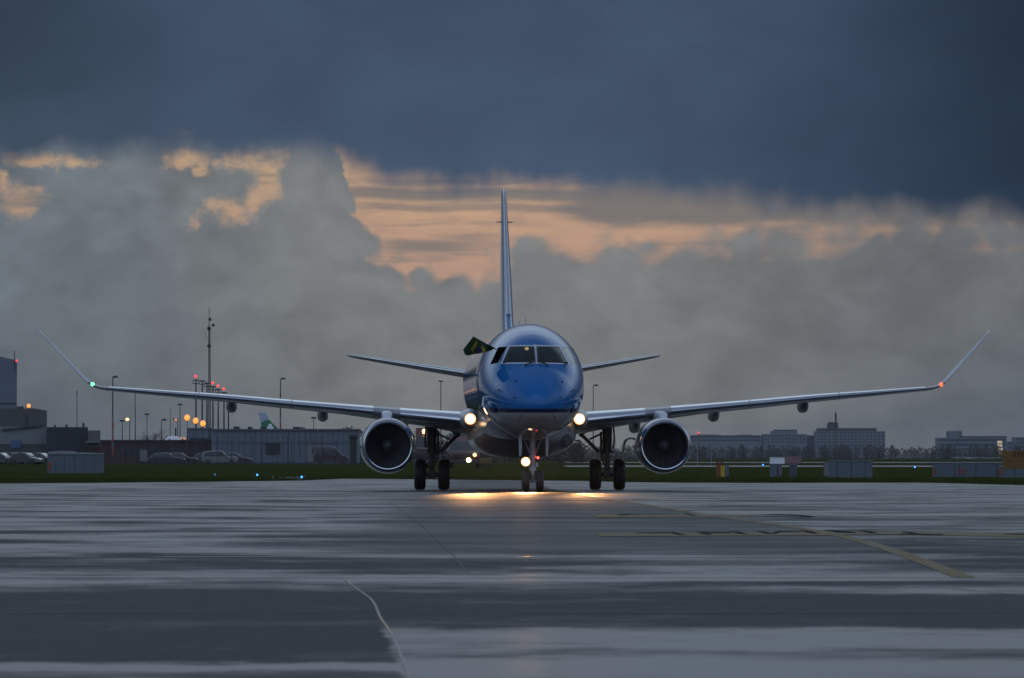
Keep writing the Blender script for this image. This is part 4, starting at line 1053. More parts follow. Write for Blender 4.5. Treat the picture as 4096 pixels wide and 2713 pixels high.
# ---- parked aircraft behind the buildings
def clover(cx, cz, r):
    pl = []
    for k in range(60):
        tt = 2*math.pi*k/60; rr = r*(0.62+0.38*abs(math.cos(1.5*(tt-math.pi/2)))); pl.append((cx+rr*math.cos(tt), cz+rr*math.sin(tt)))
    return pl
D = 1500; b = at('parked_airliner', 'parked airliner whose white and green tail shows over the warehouse roof', 'airliner', 1090, D); o = b.location
tx = lambda px, py: (X(px, D)-o.x, Z(py, D)-o.z)
finp = [tx(1033, 1650), tx(1064, 1652), tx(1078, 1681), tx(1092, 1697), tx(1122, 1724), tx(1130, 1760), tx(1052, 1760), tx(1046, 1712), tx(1040, 1675)]
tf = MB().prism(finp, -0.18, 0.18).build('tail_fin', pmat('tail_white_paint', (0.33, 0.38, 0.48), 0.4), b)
grn = [tx(1043, 1691), tx(1055, 1685), tx(1068, 1680), tx(1079, 1680.5), tx(1093, 1696), tx(1122.5, 1723), tx(1130.5, 1760), tx(1052, 1760), tx(1045.5, 1712)]
MB().prism(grn, -0.22, 0.22).build('tail_livery', pmat('tail_green_paint', (0.015, 0.16, 0.055), 0.4), tf)
MB().prism(clover(*tx(1081, 1710), 0.85), -0.26, 0.26).prism([tx(1081, 1711), tx(1083, 1711), tx(1088, 1722), tx(1085, 1722)], -0.255, 0.255).build('tail_emblem', M['white'], tf)
rg = []
for v, r, zc in ((-3.5, 0.3, 4.6), (-1, 0.9, 4.3), (3, 1.5, 3.9), (8, 1.95, 3.5), (26, 1.95, 3.5), (29, 1.6, 3.4), (31.5, 0.6, 3.2)):
    rg.append([(tx(1075, 0)[0] + v, r*math.cos(2*math.pi*q/20), zc + r*math.sin(2*math.pi*q/20)) for q in range(20)])
MB().loft(rg).build('fuselage', M['white'], b, smooth=50)
MB().box(tx(1075, 0)[0]+6, tx(1075, 0)[0]+6.5, -0.4, 0.4, 0, 2.0).box(tx(1075, 0)[0]+24, tx(1075, 0)[0]+24.4, -0.3, 0.3, 0, 2.0).build('landing_gear', M['gear'], b)
D = 905; b = at('parked_jet', 'white nose of a parked jet showing over the brick range', 'airliner', 681, D); o = b.location
rg = []
for v, r in ((0, 0.05), (0.15, 0.35), (0.6, 0.75), (1.5, 1.05), (3.5, 1.12), (14, 1.12), (17, 0.5)):
    rg.append([(r*math.cos(2*math.pi*q/24), v, 2.72 - 0.25*(1.12-r) + r*math.sin(2*math.pi*q/24)) for q in range(24)])
fz = MB().loft(rg).build('fuselage', M['white'], b, smooth=60)
MB().prism([(-0.35, 3.32), (0.0, 3.42), (0.06, 3.0), (0.25, 3.0), (0.25, 2.9), (-0.3, 2.9)], 0.35, 0.9).build('cockpit_window', M['glass_dark'], fz)
MB().tube([(-1.6, 7, 2.5), (0, 6, 2.2), (1.6, 7, 2.5)], [0.06, 0.12, 0.06], 8).build('wing', M['white'], b)
for sx in (-0.7, 0, 0.7): MB().tube([(sx, 2 if sx == 0 else 8, 1.7), (sx, 2 if sx == 0 else 8, 0)], 0.06, 6).build('landing_gear', M['gear'], b)
MB().prism([(-0.05, 3.6), (0.05, 3.6), (0.05, 5.0), (-0.05, 5.0)], 13.5, 16).build('tail_fin', M['brick'], b)

# ---- masts and lamps
def pole(name, label, cat, px, pyt, D, r=0.09, banded=False, head=None, lamp=None, group=None, lean=0.0):
    b = at(name, label, cat, px, D, group); o = b.location; H = Z(pyt, D)-o.z
    m = MB()
    m.tube([(lean, 0, 0), (0, 0, H*0.5), (0, 0, H)], [r*1.15, r, r*0.75], 8); m.build('pole', M['darkmetal'], b, smooth=60)
    if banded:
        for k in range(3):
            z0 = H*(0.10+0.15*k); MB().tube([(0, 0, z0), (0, 0, z0+H*0.075)], r*1.3, 8).build('red_band', M['red'], b, smooth=60)
            MB().tube([(0, 0, z0+H*0.076), (0, 0, z0+H*0.149)], r*1.28, 8).build('white_band', M['clad_pale'], b, smooth=60)
    if head == 'arm':
        w_ = 20*S(D); MB().tube([(0, 0, H-0.05), (w_*0.5, 0, H)], 0.06, 6).build('lamp_arm', M['darkmetal'], b)
        MB().box(w_*0.15, w_, -0.25, 0.25, H-0.15, H+0.12, 0.06).build('lamp_head', M['darkmetal'], b)
    if head == 'tee':
        w_ = 10*S(D); MB().box(-w_, w_, -0.15, 0.15, H-0.16, H+0.06, 0.04).build('lamp_head', M['darkmetal'], b)
    if head == 'left':
        w_ = 20*S(D); MB().box(-w_, 0.1, -0.15, 0.15, H-0.12, H+0.08, 0.04).build('lamp_head', M['darkmetal'], b)
    if lamp:
        mat, rad, dx, dz, sq = lamp
        MB().ball((dx, -0.2, H+dz), rad, 14, 10, sq).build('lamp_bulb', mat, b, smooth=60)
    return b, H
g1 = 'lamp posts behind the wire fence'
pole('lamp_post', 'tall lamp post with red and white bands standing just behind the left wing', 'lamp post', 451, 1507, 840, 0.09, True, 'arm', None, g1)
pole('lamp_post', 'tall lamp post with red banded foot, right of the green and white tail', 'lamp post', 1122, 1514, 1000, 0.10, True, 'arm', None, g1)
pole('lamp_post', 'short unlit lamp post just left of the pale yellow lit one', 'lamp post', 489, 1682, 830, 0.06, False, 'tee', None, g1)
pole('lamp_post', 'lamp post with a pale yellow lit head, under the left wing', 'lamp post', 519, 1673, 825, 0.06, False, 'left', (M['yellow_lamp'], 0.22, -9*S(825), -0.15, (1.2, 1, 0.9)), g1)
pole('lamp_post', 'slender lamp post with a bent head next to the bare tree', 'lamp post', 588, 1656, 1000, 0.06, False, 'tee', None, g1)
pole('lamp_post', 'lamp post with flat head over the white parked jet nose', 'lamp post', 646, 1679, 900, 0.06, False, 'arm', None, g1)
pole('lamp_post', 'lamp post whose head nearly touches the underside of the left wing', 'lamp post', 720, 1617, 980, 0.07, False, 'tee', None, g1)
pole('lamp_post', 'low lamp post with a dim peach coloured light beside the three amber lamps', 'lamp post', 711, 1676, 930, 0.06, False, 'left', (M['amber_soft'], 0.16, -0.25, -0.1, (1.2, 1, 0.8)), g1)
pole('lamp_post', 'lamp post with two fittings in front of the warehouse', 'lamp post', 1255, 1670, 800, 0.05, False, 'tee', None, g1)
pole('lamp_post', 'hazy lamp post behind the left tailplane', 'lamp post', 1763, 1524, 1100, 0.08, False, 'tee', None, g1)
pole('lamp_post', 'lamp post right of the fuselage above the right wing', 'lamp post', 2373, 1541, 1100, 0.08, False, 'arm', None, g1)
pole('lamp_post', 'thin post standing right behind the left wing at the shed end', 'lamp post', 541, 1560, 950, 0.07, False, None, None, g1)
for px, py, D_, lb in ((749, 1670, 820, 'highest of the three round amber lamps'), (783, 1682, 835, 'middle one of the three round amber lamps'), (812, 1693, 850, 'lowest of the three round amber lamps, next to the tall mast')):
    pole('street_lamp', lb, 'street lamp', px, py+12, D_, 0.05, False, None, (M['amber_lamp'], 0.36, 0, 0.35, (0.95, 0.95, 1.05)), 'round amber street lamps')
pole('mast', 'thin pale mast rising from behind the dark navy shed', 'mast', 308, 1562, 960, 0.06, False, None, (M['darkmetal'], 0.1, 0, -0.4, (1, 1, 2)))
pole('mast', 'thin mast under the left wing beside the peach lamp', 'mast', 681, 1632, 990, 0.05)
# tall lattice radio mast with dishes
b = at('radio_mast', 'tall dark radio mast with dishes rising behind the left wing', 'mast', 838, 900); D = 900; o = b.location; H = Z(1232, D)-o.z
m = MB()
for k in range(3):
    a = 2*math.pi*k/3; m.tube([(0.18*math.cos(a), 0.18*math.sin(a), 0), (0.12*math.cos(a)-0.06, 0.12*math.sin(a), H*0.86)], 0.055, 5)
nz = 46
for i in range(nz):
    z0, z1 = H*0.86*i/nz, H*0.86*(i+1)/nz
    for k in range(3):
        a, c = 2*math.pi*k/3, 2*math.pi*(k+1)/3; r0 = 0.18-0.06*i/nz; dx = -0.06*i/nz
        m.tube([(r0*math.cos(a)+dx, r0*math.sin(a), z0), (r0*math.cos(c)+dx, r0*math.sin(c), z1)], 0.030, 4, False)
m.tube([(-0.06, 0, H*0.85), (-0.07, 0, H)], [0.06, 0.04], 6); m.build('lattice', M['darkmetal'], b)
for px, py, rr in ((839.5, 1278, 0.22), (853, 1301, 0.20), (836, 1314, 0.27), (836.5, 1384, 0.27)):
    MB().lathe([(-0.1, 0.02), (-0.08, rr), (0.12, rr), (0.2, rr*0.4)], (X(px, D)-o.x, -0.1, Z(py, D)-o.z), 'y', 14).build('dish', M['black'], b, smooth=40)
MB().tube([(X(838, D)-o.x, 0, Z(1302, D)-o.z), (X(853, D)-o.x, 0, Z(1301, D)-o.z)], 0.03, 5).tube([(X(836, D)-o.x, 0, Z(1354, D)-o.z), (X(822, D)-o.x, 0, Z(1354, D)-o.z), (X(820, D)-o.x, 0, Z(1330, D)-o.z)], 0.025, 5).build('antenna_arm', M['darkmetal'], b)
# row of approach masts with red lamps
for k, (px, py, red) in enumerate(((784, 1520, 1), (809, 1523, 0), (828, 1532, 0), (852, 1546, 1), (873, 1558, 1), (896, 1570, 1), (914, 1580, 0))):
    D_ = 1000+12*k
    lb = ('floodlight mast topped by a red lamp, leftmost in the row behind the radio mast', 'plain floodlight mast second in the row, left of the radio mast', 'plain floodlight mast third in the row, touching the radio mast', 'floodlight mast with red lamp just right of the radio mast',
          'floodlight mast with red lamp, middle of the three right of the radio mast', 'floodlight mast with the lowest red lamp of the row', 'plain floodlight mast at the right end of the row')[k]
    b, H = pole('floodlight_mast', lb, 'mast', px, py, D_, 0.13, False, 'tee', (M['red_lamp'], 0.23, -0.05, 0.55, (1, 1, 1)) if red else None, 'floodlight masts with red lamps')
    MB().box(-0.55, 0.55, -0.2, 0.2, H-0.62, H-0.5, 0.02).box(-0.5, -0.42, -0.1, 0.1, H-0.6, H).box(0.42, 0.5, -0.1, 0.1, H-0.6, H).build('lamp_bracket', M['darkmetal'], b)
# small orange lamps strung behind the parked jet
for px, py, r_ in ((705, 1750, 0.23), (724, 1752, 0.15), (735, 1754, 0.12), (741, 1755, 0.12), (752, 1756, 0.1)):
    D_ = 1010; b = at('yard_lamp', 'small round orange lamp on a short post just right of the white jet nose', 'lamp', px, D_, 'orange yard lamps in a row'); H = Z(py, D_)+0.03
    MB().tube([(0, 0.2, 0), (0, 0.2, H)], 0.04, 6).build('pole', M['darkmetal'], b); MB().ball((0, 0, H), r_, 10, 8).build('lamp_bulb', M['amber_soft'], b, smooth=60)
ls = ['largest of the small orange lamps, touching the white jet nose', 'second of the small orange lamps right of the jet nose', 'third of the small orange lamps right of the jet nose', 'fourth of the small orange lamps right of the jet nose', 'faintest small orange lamp, farthest right of the jet nose']
for o_, l_ in zip([o_ for o_ in col.objects if o_.name.startswith('yard_lamp')], ls): o_['label'] = l_

# ---- wire fence
D = 790; b = at('wire_fence', 'tall wire mesh fence with dark posts along the far edge of the grass', 'fence', 900, D); o = b.location
for px, pt in ((470, 1768), (540, 1768), (613, 1766), (690, 1766), (745, 1764), (800, 1762), (870, 1745), (926, 1756), (1011, 1742), (1049, 1757), (1151, 1744), (1166, 1756), (1228, 1757), (1288, 1748), (1345, 1757)):
    MB().tube([(X(px, D)-o.x, 0, 0), (X(px, D)-o.x, 0, Z(pt, D)-o.z)], 0.05, 6).build('fence_post', M['darkmetal'], b)
m = MB()
for py in (1769, 1772.5, 1776): m.tube([(X(440, D)-o.x, 0, Z(py, D)-o.z), (X(1420, D)-o.x, 0, Z(py, D)-o.z)], 0.018, 4)
m.build('top_wire', M['darkmetal'], b)
def mesh_wire():
    m_, t_, bs = new_mat('fence_mesh_wire'); nt = m_.node_tree
    pos = t_.node('ShaderNodeTexCoord').outputs['Object']; pp = t_.xyz(pos)
    a = t_.m('ABSOLUTE', t_.sub(t_.m('FRACT', t_.mul(t_.add(pp[0], pp[2]), 9.0)), 0.5)); c = t_.m('ABSOLUTE', t_.sub(t_.m('FRACT', t_.mul(t_.sub(pp[0], pp[2]), 9.0)), 0.5))
    k = t_.m('MAXIMUM', t_.m('GREATER_THAN', a, 0.47), t_.m('GREATER_THAN', c, 0.47))
    bs.inputs['Base Color'].default_value = (0.06, 0.065, 0.07, 1); t_.put(bs.inputs['Alpha'], k); return m_
m = MB().add([(X(440, D)-o.x, 0.06, 0), (X(1420, D)-o.x, 0.06, 0), (X(1420, D)-o.x, 0.06, Z(1770, D)-o.z), (X(440, D)-o.x, 0.06, Z(1770, D)-o.z)], [(0, 1, 2, 3)])
m.build('wire_mesh', mesh_wire(), b)

# ---- vehicles
def car(label, px, D, paint, kind_='hatch', L=4.4, flip=False, rz=0.0, group='cars parked along the fence', name='parked_car', cat='car'):
    b = at(name, label, cat, px, D, group); b.rotation_euler = (0, 0, rz)
    f = -1 if flip else 1
    if kind_ == 'hatch':
        body = [(-.5,.32),(-.5,.60),(-.48,.78),(-.40,.86),(-.05,.90),(.22,.88),(.42,.78),(.49,.62),(.5,.35),(.46,.26),(-.46,.26)]
        cab = [(-.46,.82),(-.38,1.26),(-.28,1.40),(-.10,1.46),(.06,1.42),(.24,.86)]
    elif kind_ == 'suv':
        body = [(-.5,.36),(-.5,.95),(-.40,1.02),(.15,1.02),(.40,.96),(.48,.84),(.5,.42),(.46,.30),(-.46,.30)]
        cab = [(-.49,.95),(-.43,1.55),(-.36,1.66),(-.05,1.70),(.08,1.66),(.20,1.0)]
    else:  # van
        body = [(-.5,.40),(-.5,1.15),(-.3,1.2),(.22,1.2),(.42,1.08),(.49,.85),(.5,.45),(.46,.32),(-.46,.32)]
        cab = [(-.5,1.12),(-.49,2.1),(-.45,2.2),(-.02,2.22),(.10,2.12),(.33,1.14)]
    W = 0.88 if kind_ != 'van' else 0.98
    def ex(poly, w, name, mat, par, taper=0.0):
        m = MB(); n = len(poly); zs = [z for _, z in poly]; z0, z1 = min(zs), max(zs)
        rings = []
        for yy, k in ((-w, 0.97), (-w*0.93, 1.0), (w*0.93, 1.0), (w, 0.97)):
            rings.append([(f*x*L*k, yy*(1-taper*(z-z0)/(z1-z0)), z0+(z-z0)*(0.985 if k < 1 else 1)) for x, z in poly])
        m.loft(rings); return m.build(name, mat, par, smooth=35)
    bo = ex(body, W, 'body', paint, b); ca = ex(cab, W*0.94, 'roof', paint, b, 0.16)
    zc = min(z for _, z in cab); zt = max(z for _, z in cab)
    for sy in (-1, 1):
        inset = [(x*0.90+(0.01), zc+0.04+(z-zc)*0.84) for x, z in cab]
        m = MB(); vs = [(f*x*L, sy*(W*0.94*(1-0.16*(z-zc)/(zt-zc))+0.006), z) for x, z in inset]
        m.add(vs, [tuple(range(len(vs)))]); m.build('side_window', M['glass_sky'], b)
        for wx in (-.31, .32):
            MB().lathe([(-0.1, 0.16), (-0.1, 0.31), (0.0, 0.33), (0.1, 0.31), (0.1, 0.16)], (f*wx*L, sy*(W-0.09), 0.33), 'y', 20).lathe([(-0.06, 0.01), (-0.07, 0.17), (0.07, 0.17), (0.06, 0.01)], (f*wx*L, sy*(W-0.06), 0.33), 'y', 12).build('wheel', M['rubber'], b, smooth=40)
        MB().box(f*.485*L-0.06, f*.485*L+0.04, sy*0.45, sy*0.78, 0.62 if kind_ != 'suv' else 0.72, 0.74 if kind_ != 'suv' else 0.86, 0.02).build('headlight', M['chrome'], b)
        MB().box(-f*.495*L-0.03, -f*.495*L+0.05, sy*0.55, sy*0.80, 0.70, 0.86, 0.02).build('tail_light', M['red'], b)
    (x0, z0), (x1, z1) = cab[-2], cab[-1]
    m = MB(); n = Vector((-(z1-z0), (x1-x0)*L)); e = 0.012
    for (ya, xa, za), in (((1, 0, 0),),): pass
    vs = []
    for (x, z), k in (((x1-0.005, z1+0.02), 0.0), ((x0, z0-0.05), 1.0)):
        for sy in (-1, 1): vs.append((f*(x*L+e), sy*W*0.94*(0.86-0.14*k), z+e))
    m.add(vs, [(0, 1, 3, 2)]); m.build('windscreen', M['glass_sky'], b)
    return b
def cp(name, c, **k): return pmat(name, c, 0.25, 0.3, coat=0.9, vary=0.03, **k)
P_navy, P_silver, P_white, P_dark, P_grey = cp('car_navy', (0.02, 0.026, 0.04)), cp('car_silver', (0.15, 0.155, 0.165)), cp('car_white', (0.1594, 0.1658, 0.1690)), cp('car_black', (0.018, 0.016, 0.018)), cp('car_grey', (0.0720, 0.0780, 0.0840))
P_grey2 = cp('car_grey_silver', (0.0540, 0.0570, 0.0600))
car('navy hatchback parked nearest of the two dark cars left of the white estate', 668, 795, P_navy, 'hatch', 4.6)
car('dark saloon half hidden behind the navy hatchback, bonnet towards the white estate', 722, 805, P_dark, 'hatch', 4.5)
car('black car behind the tail of the white estate car', 836, 812, P_dark, 'hatch', 4.3)
car('white estate car with dark side windows parked before the fence', 879, 795, P_white, 'suv', 4.5)
car('dark red car poking out beyond the bonnet of the white estate', 940, 808, pmat('car_maroon', (0.05, 0.015, 0.018), 0.3, coat=0.8), 'hatch', 4.3)
car('silver car at the far left, nearest to the grey cabinet row', 105, 795, P_grey2, 'hatch', 4.2, rz=-0.5)
car('pale silver car behind, at the far left below the stair band', 68, 812, P_grey2, 'hatch', 4.3, rz=-0.6)
car('grey car with curved bright roof between the silver ones at the far left', 118, 830, P_grey, 'hatch', 4.3, rz=-0.3)
car('grey car cut by the left edge of the view', 5, 805, P_grey, 'hatch', 4.3, rz=-0.4)
car('dark grey car just left of the grey cabinet row', 165, 820, P_dark, 'hatch', 4.4, rz=-0.4)
car('silver car at the left edge parked in the second row', 22, 835, P_grey2, 'hatch', 4.3, rz=-0.6)
car('dark red van with sloping windscreen in front of the warehouse', 1325, 795, M['van_red'], 'van', 4.3, name='van', cat='van')
b = at('billboard', 'pale square board with a dark figure, left of the dark red van', 'sign', 1254, 810); D = 810; o = b.location
bx('board', 1223, 1285, 1783, D, 0.12, M['clad_pale'], b, pyb=1846)
bx('board_leg', 1230, 1232, 1846, D, 0.1, M['darkmetal'], b); bx('board_leg', 1276, 1278, 1846, D, 0.1, M['darkmetal'], b)
m = MB(); zz = lambda px, py: (X(px, D)-o.x, Z(py, D)-o.z)
m.prism([zz(1242, 1804), zz(1248, 1800), zz(1252, 1794), zz(1256, 1800), zz(1263, 1803), zz(1258, 1808), zz(1257, 1816), zz(1250, 1816), zz(1249, 1809)], -0.03, -0.004); m.build('board_picture', M['roof_dark'], b)
b = at('advert_pillar', 'dark round topped pillar standing between the red van and the left engine', 'pillar', 1413, 780); D = 780
bx('column', 1401, 1427, 1756, D, 0.8, M['black'], b, bev=0.06); bx('cap', 1397, 1430, 1738, D, 1.0, M['black'], b, pyb=1756, y0=-0.1, bev=0.12)

# fire tender and a second truck behind the aircraft's right main gear
def truck(label, px0, px1, pyt, D, mat, head=True, extra=None):
    pc = (px0+px1)/2; b = at('fire_truck', label, 'truck', pc, D, 'red airport trucks behind the aircraft'); o = b.location
    x0, x1 = X(px0, D)-o.x, X(px1, D)-o.x; H = Z(pyt, D)-o.z; w_ = x1-x0
    cab = MB().loft([[(x0+0.04, y, z), (x1-0.04, y, z), (x1-0.04, 7.0, z), (x0+0.04, 7.0, z)] for y, z in ((0.0, 0.55), (-0.1, 1.0), (0.0, H*0.55), (0.35, H*0.93), (0.5, H))])
    c = cab.build('body', mat, b, smooth=25)
    MB().add([(x0+0.14, 0.0-0.02, H*0.55), (x1-0.14, 0.0-0.02, H*0.55), (x1-0.2, 0.33, H*0.90), (x0+0.2, 0.33, H*0.90)], [(0, 1, 2, 3)]).build('windscreen', M['glass_sky'], b)
    MB().box(x0, x1, -0.28, 0.15, 0.40, 0.72, 0.05).build('bumper', M['darkmetal'], b)
    MB().box(x0+w_*0.15, x1-w_*0.15, -0.11, -0.06, 0.85, 1.2, 0.02).build('grille', M['black'], b)
    MB().box(x0+0.03, x1-0.03, -0.14, -0.05, H*0.47, H*0.52, 0.01).build('stripe', M['clad_pale'], b)
    for sx in (-1, 1):
        for yy in (1.2, 5.4): MB().lathe([(-0.15, 0.2), (-0.16, 0.5), (0.16, 0.5), (0.15, 0.2)], (sx*(w_/2-0.2), yy, 0.52), 'x', 20).build('wheel', M['rubber'], b, smooth=40)
        MB().tube([(sx*(w_/2-0.05), 0.1, H*0.8), (sx*(w_/2+0.2), -0.05, H*0.78), (sx*(w_/2+0.2), -0.05, H*0.62)], 0.05, 6).build('mirror', M['black'], b)
    return b, x0, x1, H
b, x0, x1, H = truck('red fire truck with two lit headlights seen under the left wing root', 1795, 1921, 1742, 570, M['truck_red']); o = b.location; D = 570
for px, py, r_ in ((1875, 1841, 0.20), (1899, 1820, 0.17)): MB().ball((X(px, D)-o.x, -0.30, Z(py, D)-o.z), r_, 14, 10, (1, 0.5, 1)).build('headlight', M['head_lamp'] if r_ > 0.18 else emat('dim_headlamp', (1, 0.6, 0.25), 2.2), b, smooth=60)
b, x0, x1, H = truck('dark red truck with an amber beacon between the left engine and the main gear', 1662, 1716, 1712, 560, pmat('truck_dark_red', (0.05, 0.012, 0.012), 0.4)); o = b.location; D = 560
MB().ball((X(1696.5, D)-o.x, -0.2, Z(1726, D)-o.z), 0.17, 14, 10, (1, 0.7, 1.15)).build('beacon', emat('amber_beacon', (1, 0.5, 0.16), 8.0), b, smooth=60)
b = at('yellow_van', 'yellow vehicle low behind the nose wheel, right of the fire truck', 'van', 1940, 640); D = 640
bx('body', 1916, 1968, 1832, D, 3.0, pmat('dull_yellow_paint', (0.10, 0.06, 0.008), 0.5), b, pyb=1858, bev=0.1)
for px in (1924, 1960): MB().lathe([(-0.1, 0.1), (-0.1, 0.3), (0.1, 0.3), (0.1, 0.1)], (X(px, D)-b.location.x, 0.2, 0.3), 'y', 16).build('wheel', M['rubber'], b)

# ---- cabinets and signs on the grass
def cabrow(label, edges, pyt, pyb, D, depth=0.9, marks=(), mat=None, lid=True, sub='utility_cabinet', wav=False):
    b = at(sub, label, 'cabinet', (edges[0]+edges[-1])/2, D); o = b.location
    for k, (a, c) in enumerate(zip(edges[:-1], edges[1:])):
        bx('cabinet_panel', a+0.6, c-0.6, pyt+(random.random()*2 if wav else 0), D, depth, mat or M['cab_grey'], b, bev=0.012)
    if lid: bx('cabinet_lid', edges[0]-1, edges[-1]+1, pyt-3, D, depth+0.06, M['clad_pale'], b, pyb=pyt, y0=-0.03, bev=0.01)
    for a, c, t0, t1 in marks: bx('orange_marker', a, c, t0, D, 0.03, M['orange_mark'], b, pyb=t1, y0=-0.035)
    return b
b = cabrow('grey blue steel cabinet row on the left grass, orange mark at one end', [190, 222, 258, 300, 336, 378, 417], 1816, 1893, GD(1892), 1.0, [(193, 203, 1850, 1882)])
D = GD(1892); o = b.location
MB().prism([(X(p, D)-o.x, Z(y, D)-o.z) for p, y in ((190, 1814), (192, 1808), (215, 1806), (245, 1803.5), (290, 1805), (308, 1808), (312, 1812), (330, 1809), (360, 1811), (417, 1813), (417, 1817), (190, 1817))], -0.05, 1.05).build('tarpaulin', pmat('pale_tarpaulin', (0.2040, 0.2160, 0.2220), 0.5, bump=0.4, scale=5), b)
b = cabrow('block of four grey blue cabinets on the grass below the hotel', [3318, 3348, 3405, 3462, 3490], 1844, 1910, GD(1909), 0.9)
b = cabrow('long grey blue cabinet row with orange red markers left of the amber sign', [3733, 3818, 3838, 3904, 3986, 4004], 1853, 1905, GD(1906), 0.9, [(3735, 3743, 1876, 1898), (3836, 3842, 1876, 1898), (3851, 3860, 1876, 1898), (3990, 3996, 1876, 1898)])
b = cabrow('grey blue cabinet under the amber sign at the right edge', [4006, 4060, 4120, 4180], 1876, 1909, GD(1909), 0.8, [(4006, 4013, 1876, 1898)], lid=False)
cabrow('narrow dark grey cabinet left of the block of four', [3296, 3316], 1852, 1902, GD(1903), 0.5, (), M['conc'])
b = at('stop_sign_board', 'dark amber sign board lettered STOP at the right edge, above a grey cabinet', 'sign', 4075, 318); D = 318; o = b.location
bx('sign_face', 4009, 4190, 1803, D, 0.10, M['amber_dark'], b, pyb=1875, bev=0.012)
for px in (4016, 4170): bx('sign_post', px, px+5, 1870, D, 0.06, M['darkmetal'], b, y0=0.12)
vs, fs = text_mesh('STOP', 0.30); m = MB()
m.add([(X(4086, D)-o.x + a*1.15, -0.014, Z(1827, D)-o.z + b_) for a, b_ in vs], fs); m.build('sign_lettering', M['line_black'] , b, weld=False)
m = MB()
for k, (a, c) in enumerate(((4016, 4052), (4058, 4100), (4106, 4180))): m.box(X(a, D)-o.x, X(c, D)-o.x, -0.012, -0.004, Z(1846, D)-o.z, Z(1840, D)-o.z)
m.build('sign_small_lettering', pmat('faint_lettering', (0.13, 0.06, 0.01), 0.6), b)
D = GD(1904)
b = at('red_marker_box', 'dark red square box with a pale square face on an orange brown cabinet', 'sign', 2874, D); o = b.location
bx('cabinet', 2866, 2882, 1860, D, 0.35, pmat('orange_brown_cabinet', (0.1540, 0.0525, 0.0084), 0.6), b, bev=0.008)
bx('marker_box', 2865, 2890, 1841, D, 0.25, pmat('marker_dark_red', (0.11, 0.015, 0.015), 0.6), b, pyb=1859.5, bev=0.008); bx('marker_face', 2871, 2883, 1846, D, 0.02, pmat('marker_face_grey', (0.16, 0.12, 0.12), 0.6), b, pyb=1854, y0=-0.022)
b = at('yellow_cabinet', 'small bright yellow cabinet on the grass beside the dark red box', 'cabinet', 2891, D-2); 
bx('body', 2883.5, 2898.5, 1864, D-2, 0.3, M['yellow'], b, bev=0.01); bx('door_seam', 2890.5, 2891.5, 1866, D-2, 0.01, M['amber_dark'], b, pyb=1900, y0=-0.008); bx('lid', 2882.5, 2899.5, 1862.5, D-2, 0.32, M['yellow'], b, pyb=1864, y0=-0.01)
b = at('small_grey_cabinet', 'narrow grey cabinet right of the yellow one', 'cabinet', 2908, D)
bx('body', 2901, 2915, 1862, D, 0.3, M['cab_grey'], b, bev=0.01); bx('lid', 2900, 2916, 1860.5, D, 0.32, M['clad_pale'], b, pyb=1862, y0=-0.01); bx('door_handle', 2911, 2912.5, 1880, D, 0.02, M['darkmetal'], b, pyb=1884, y0=-0.02)
b = cabrow('grey double cabinet with a dark red stripe in front of the white and red hut', [3080, 3110, 3129], 1858, 1905, GD(1905), 0.5)
D = GD(1905); bx('red_stripe', 3110.5, 3115, 1872, D, 0.02, pmat('stripe_dark_red', (0.16, 0.015, 0.015), 0.6), b, pyb=1900, y0=-0.02)
cabrow('dark blue cabinet right of the grey double cabinet', [3158, 3188], 1860, 1905, GD(1905), 0.5, (), pmat('dark_blue_cabinet', (0.0480, 0.0600, 0.0800), 0.6))
D = 860; b = at('checkered_hut', 'low hut half white and half red and white checkered beyond the runway', 'hut', 3142, D); o = b.location
bx('white_wall', 3081, 3138, 1829, D, 2.5, M['white'], b)
for i in range(14):
    pass
m1, m2 = MB(), MB(); n_, r_ = 14, 5
for i in range(n_):
    for j in range(r_):
        a0, a1 = X(3138.3+67*i/n_, D)-o.x, X(3138.3+67*(i+1)/n_, D)-o.x; z0, z1 = Z(1854-27*j/r_, D)-o.z, Z(1854-27*(j+1)/r_, D)-o.z
        (m1 if (i+j) % 2 else m2).box(a0, a1, 0, 2.5, z0, z1)
m1.build('checkered_wall', [M['clad_pale']], b); m2.build('red_checks', [pmat('check_red', (0.22, 0.05, 0.06), 0.6)], b)
bx('roof', 3080, 3139, 1827.5, D, 2.7, M['clad_pale'], b, pyb=1829, y0=-0.1)
# taxiway lamps
for px, py, lit, lb in ((1029, 1901, 2, 'bright blue taxiway lamp standing alone in the grass at left'), (1207, 1909, 2, 'bright blue taxiway lamp at the paved corner of the grass'), (860, 1903, 1, 'faint blue taxiway lamp farthest left in the grass'),
                        (3052, 1860, 2, 'blue taxiway lamp at the far strip, left of the grey double cabinet'), (3659, 1869, 2, 'blue taxiway lamp at the far strip, right of the four cabinets'), (1190, 1906, 0, 'unlit taxiway lamp left of the bright blue one at the paved corner'), (1217, 1913, 0, 'unlit taxiway lamp right of the bright blue one at the paved corner'), (1092, 1914, 0, 'unlit stub of a taxiway lamp left of the low concrete slab')):
    D = {860: 320, 1029: 315, 1207: 284, 3052: 480, 3659: 440, 1190: 288, 1217: 282, 1092: 288}[px]
    b = at('taxiway_lamp', lb, 'taxiway lamp', px, D, 'blue taxiway edge lamps'); H = max(0.12, Z(py, D)+0.03); k = D/300
    MB().tube([(0, 0, 0), (0, 0, H-0.03)], 0.022*k, 8).lathe([(0, 0.07*k), (0.02, 0.07*k)], (0, 0, 0), 'z', 12).build('stem', M['darkmetal'] if lit else M['galv'], b, smooth=40)
    MB().ball((0, 0, H), (0.045 if lit else 0.035)*k**0.5, 12, 8, (1, 1, 1.1)).build('lamp_globe', (M['clad_pale'], M['blue_dim'], M['blue_lamp'])[lit], b, smooth=60)
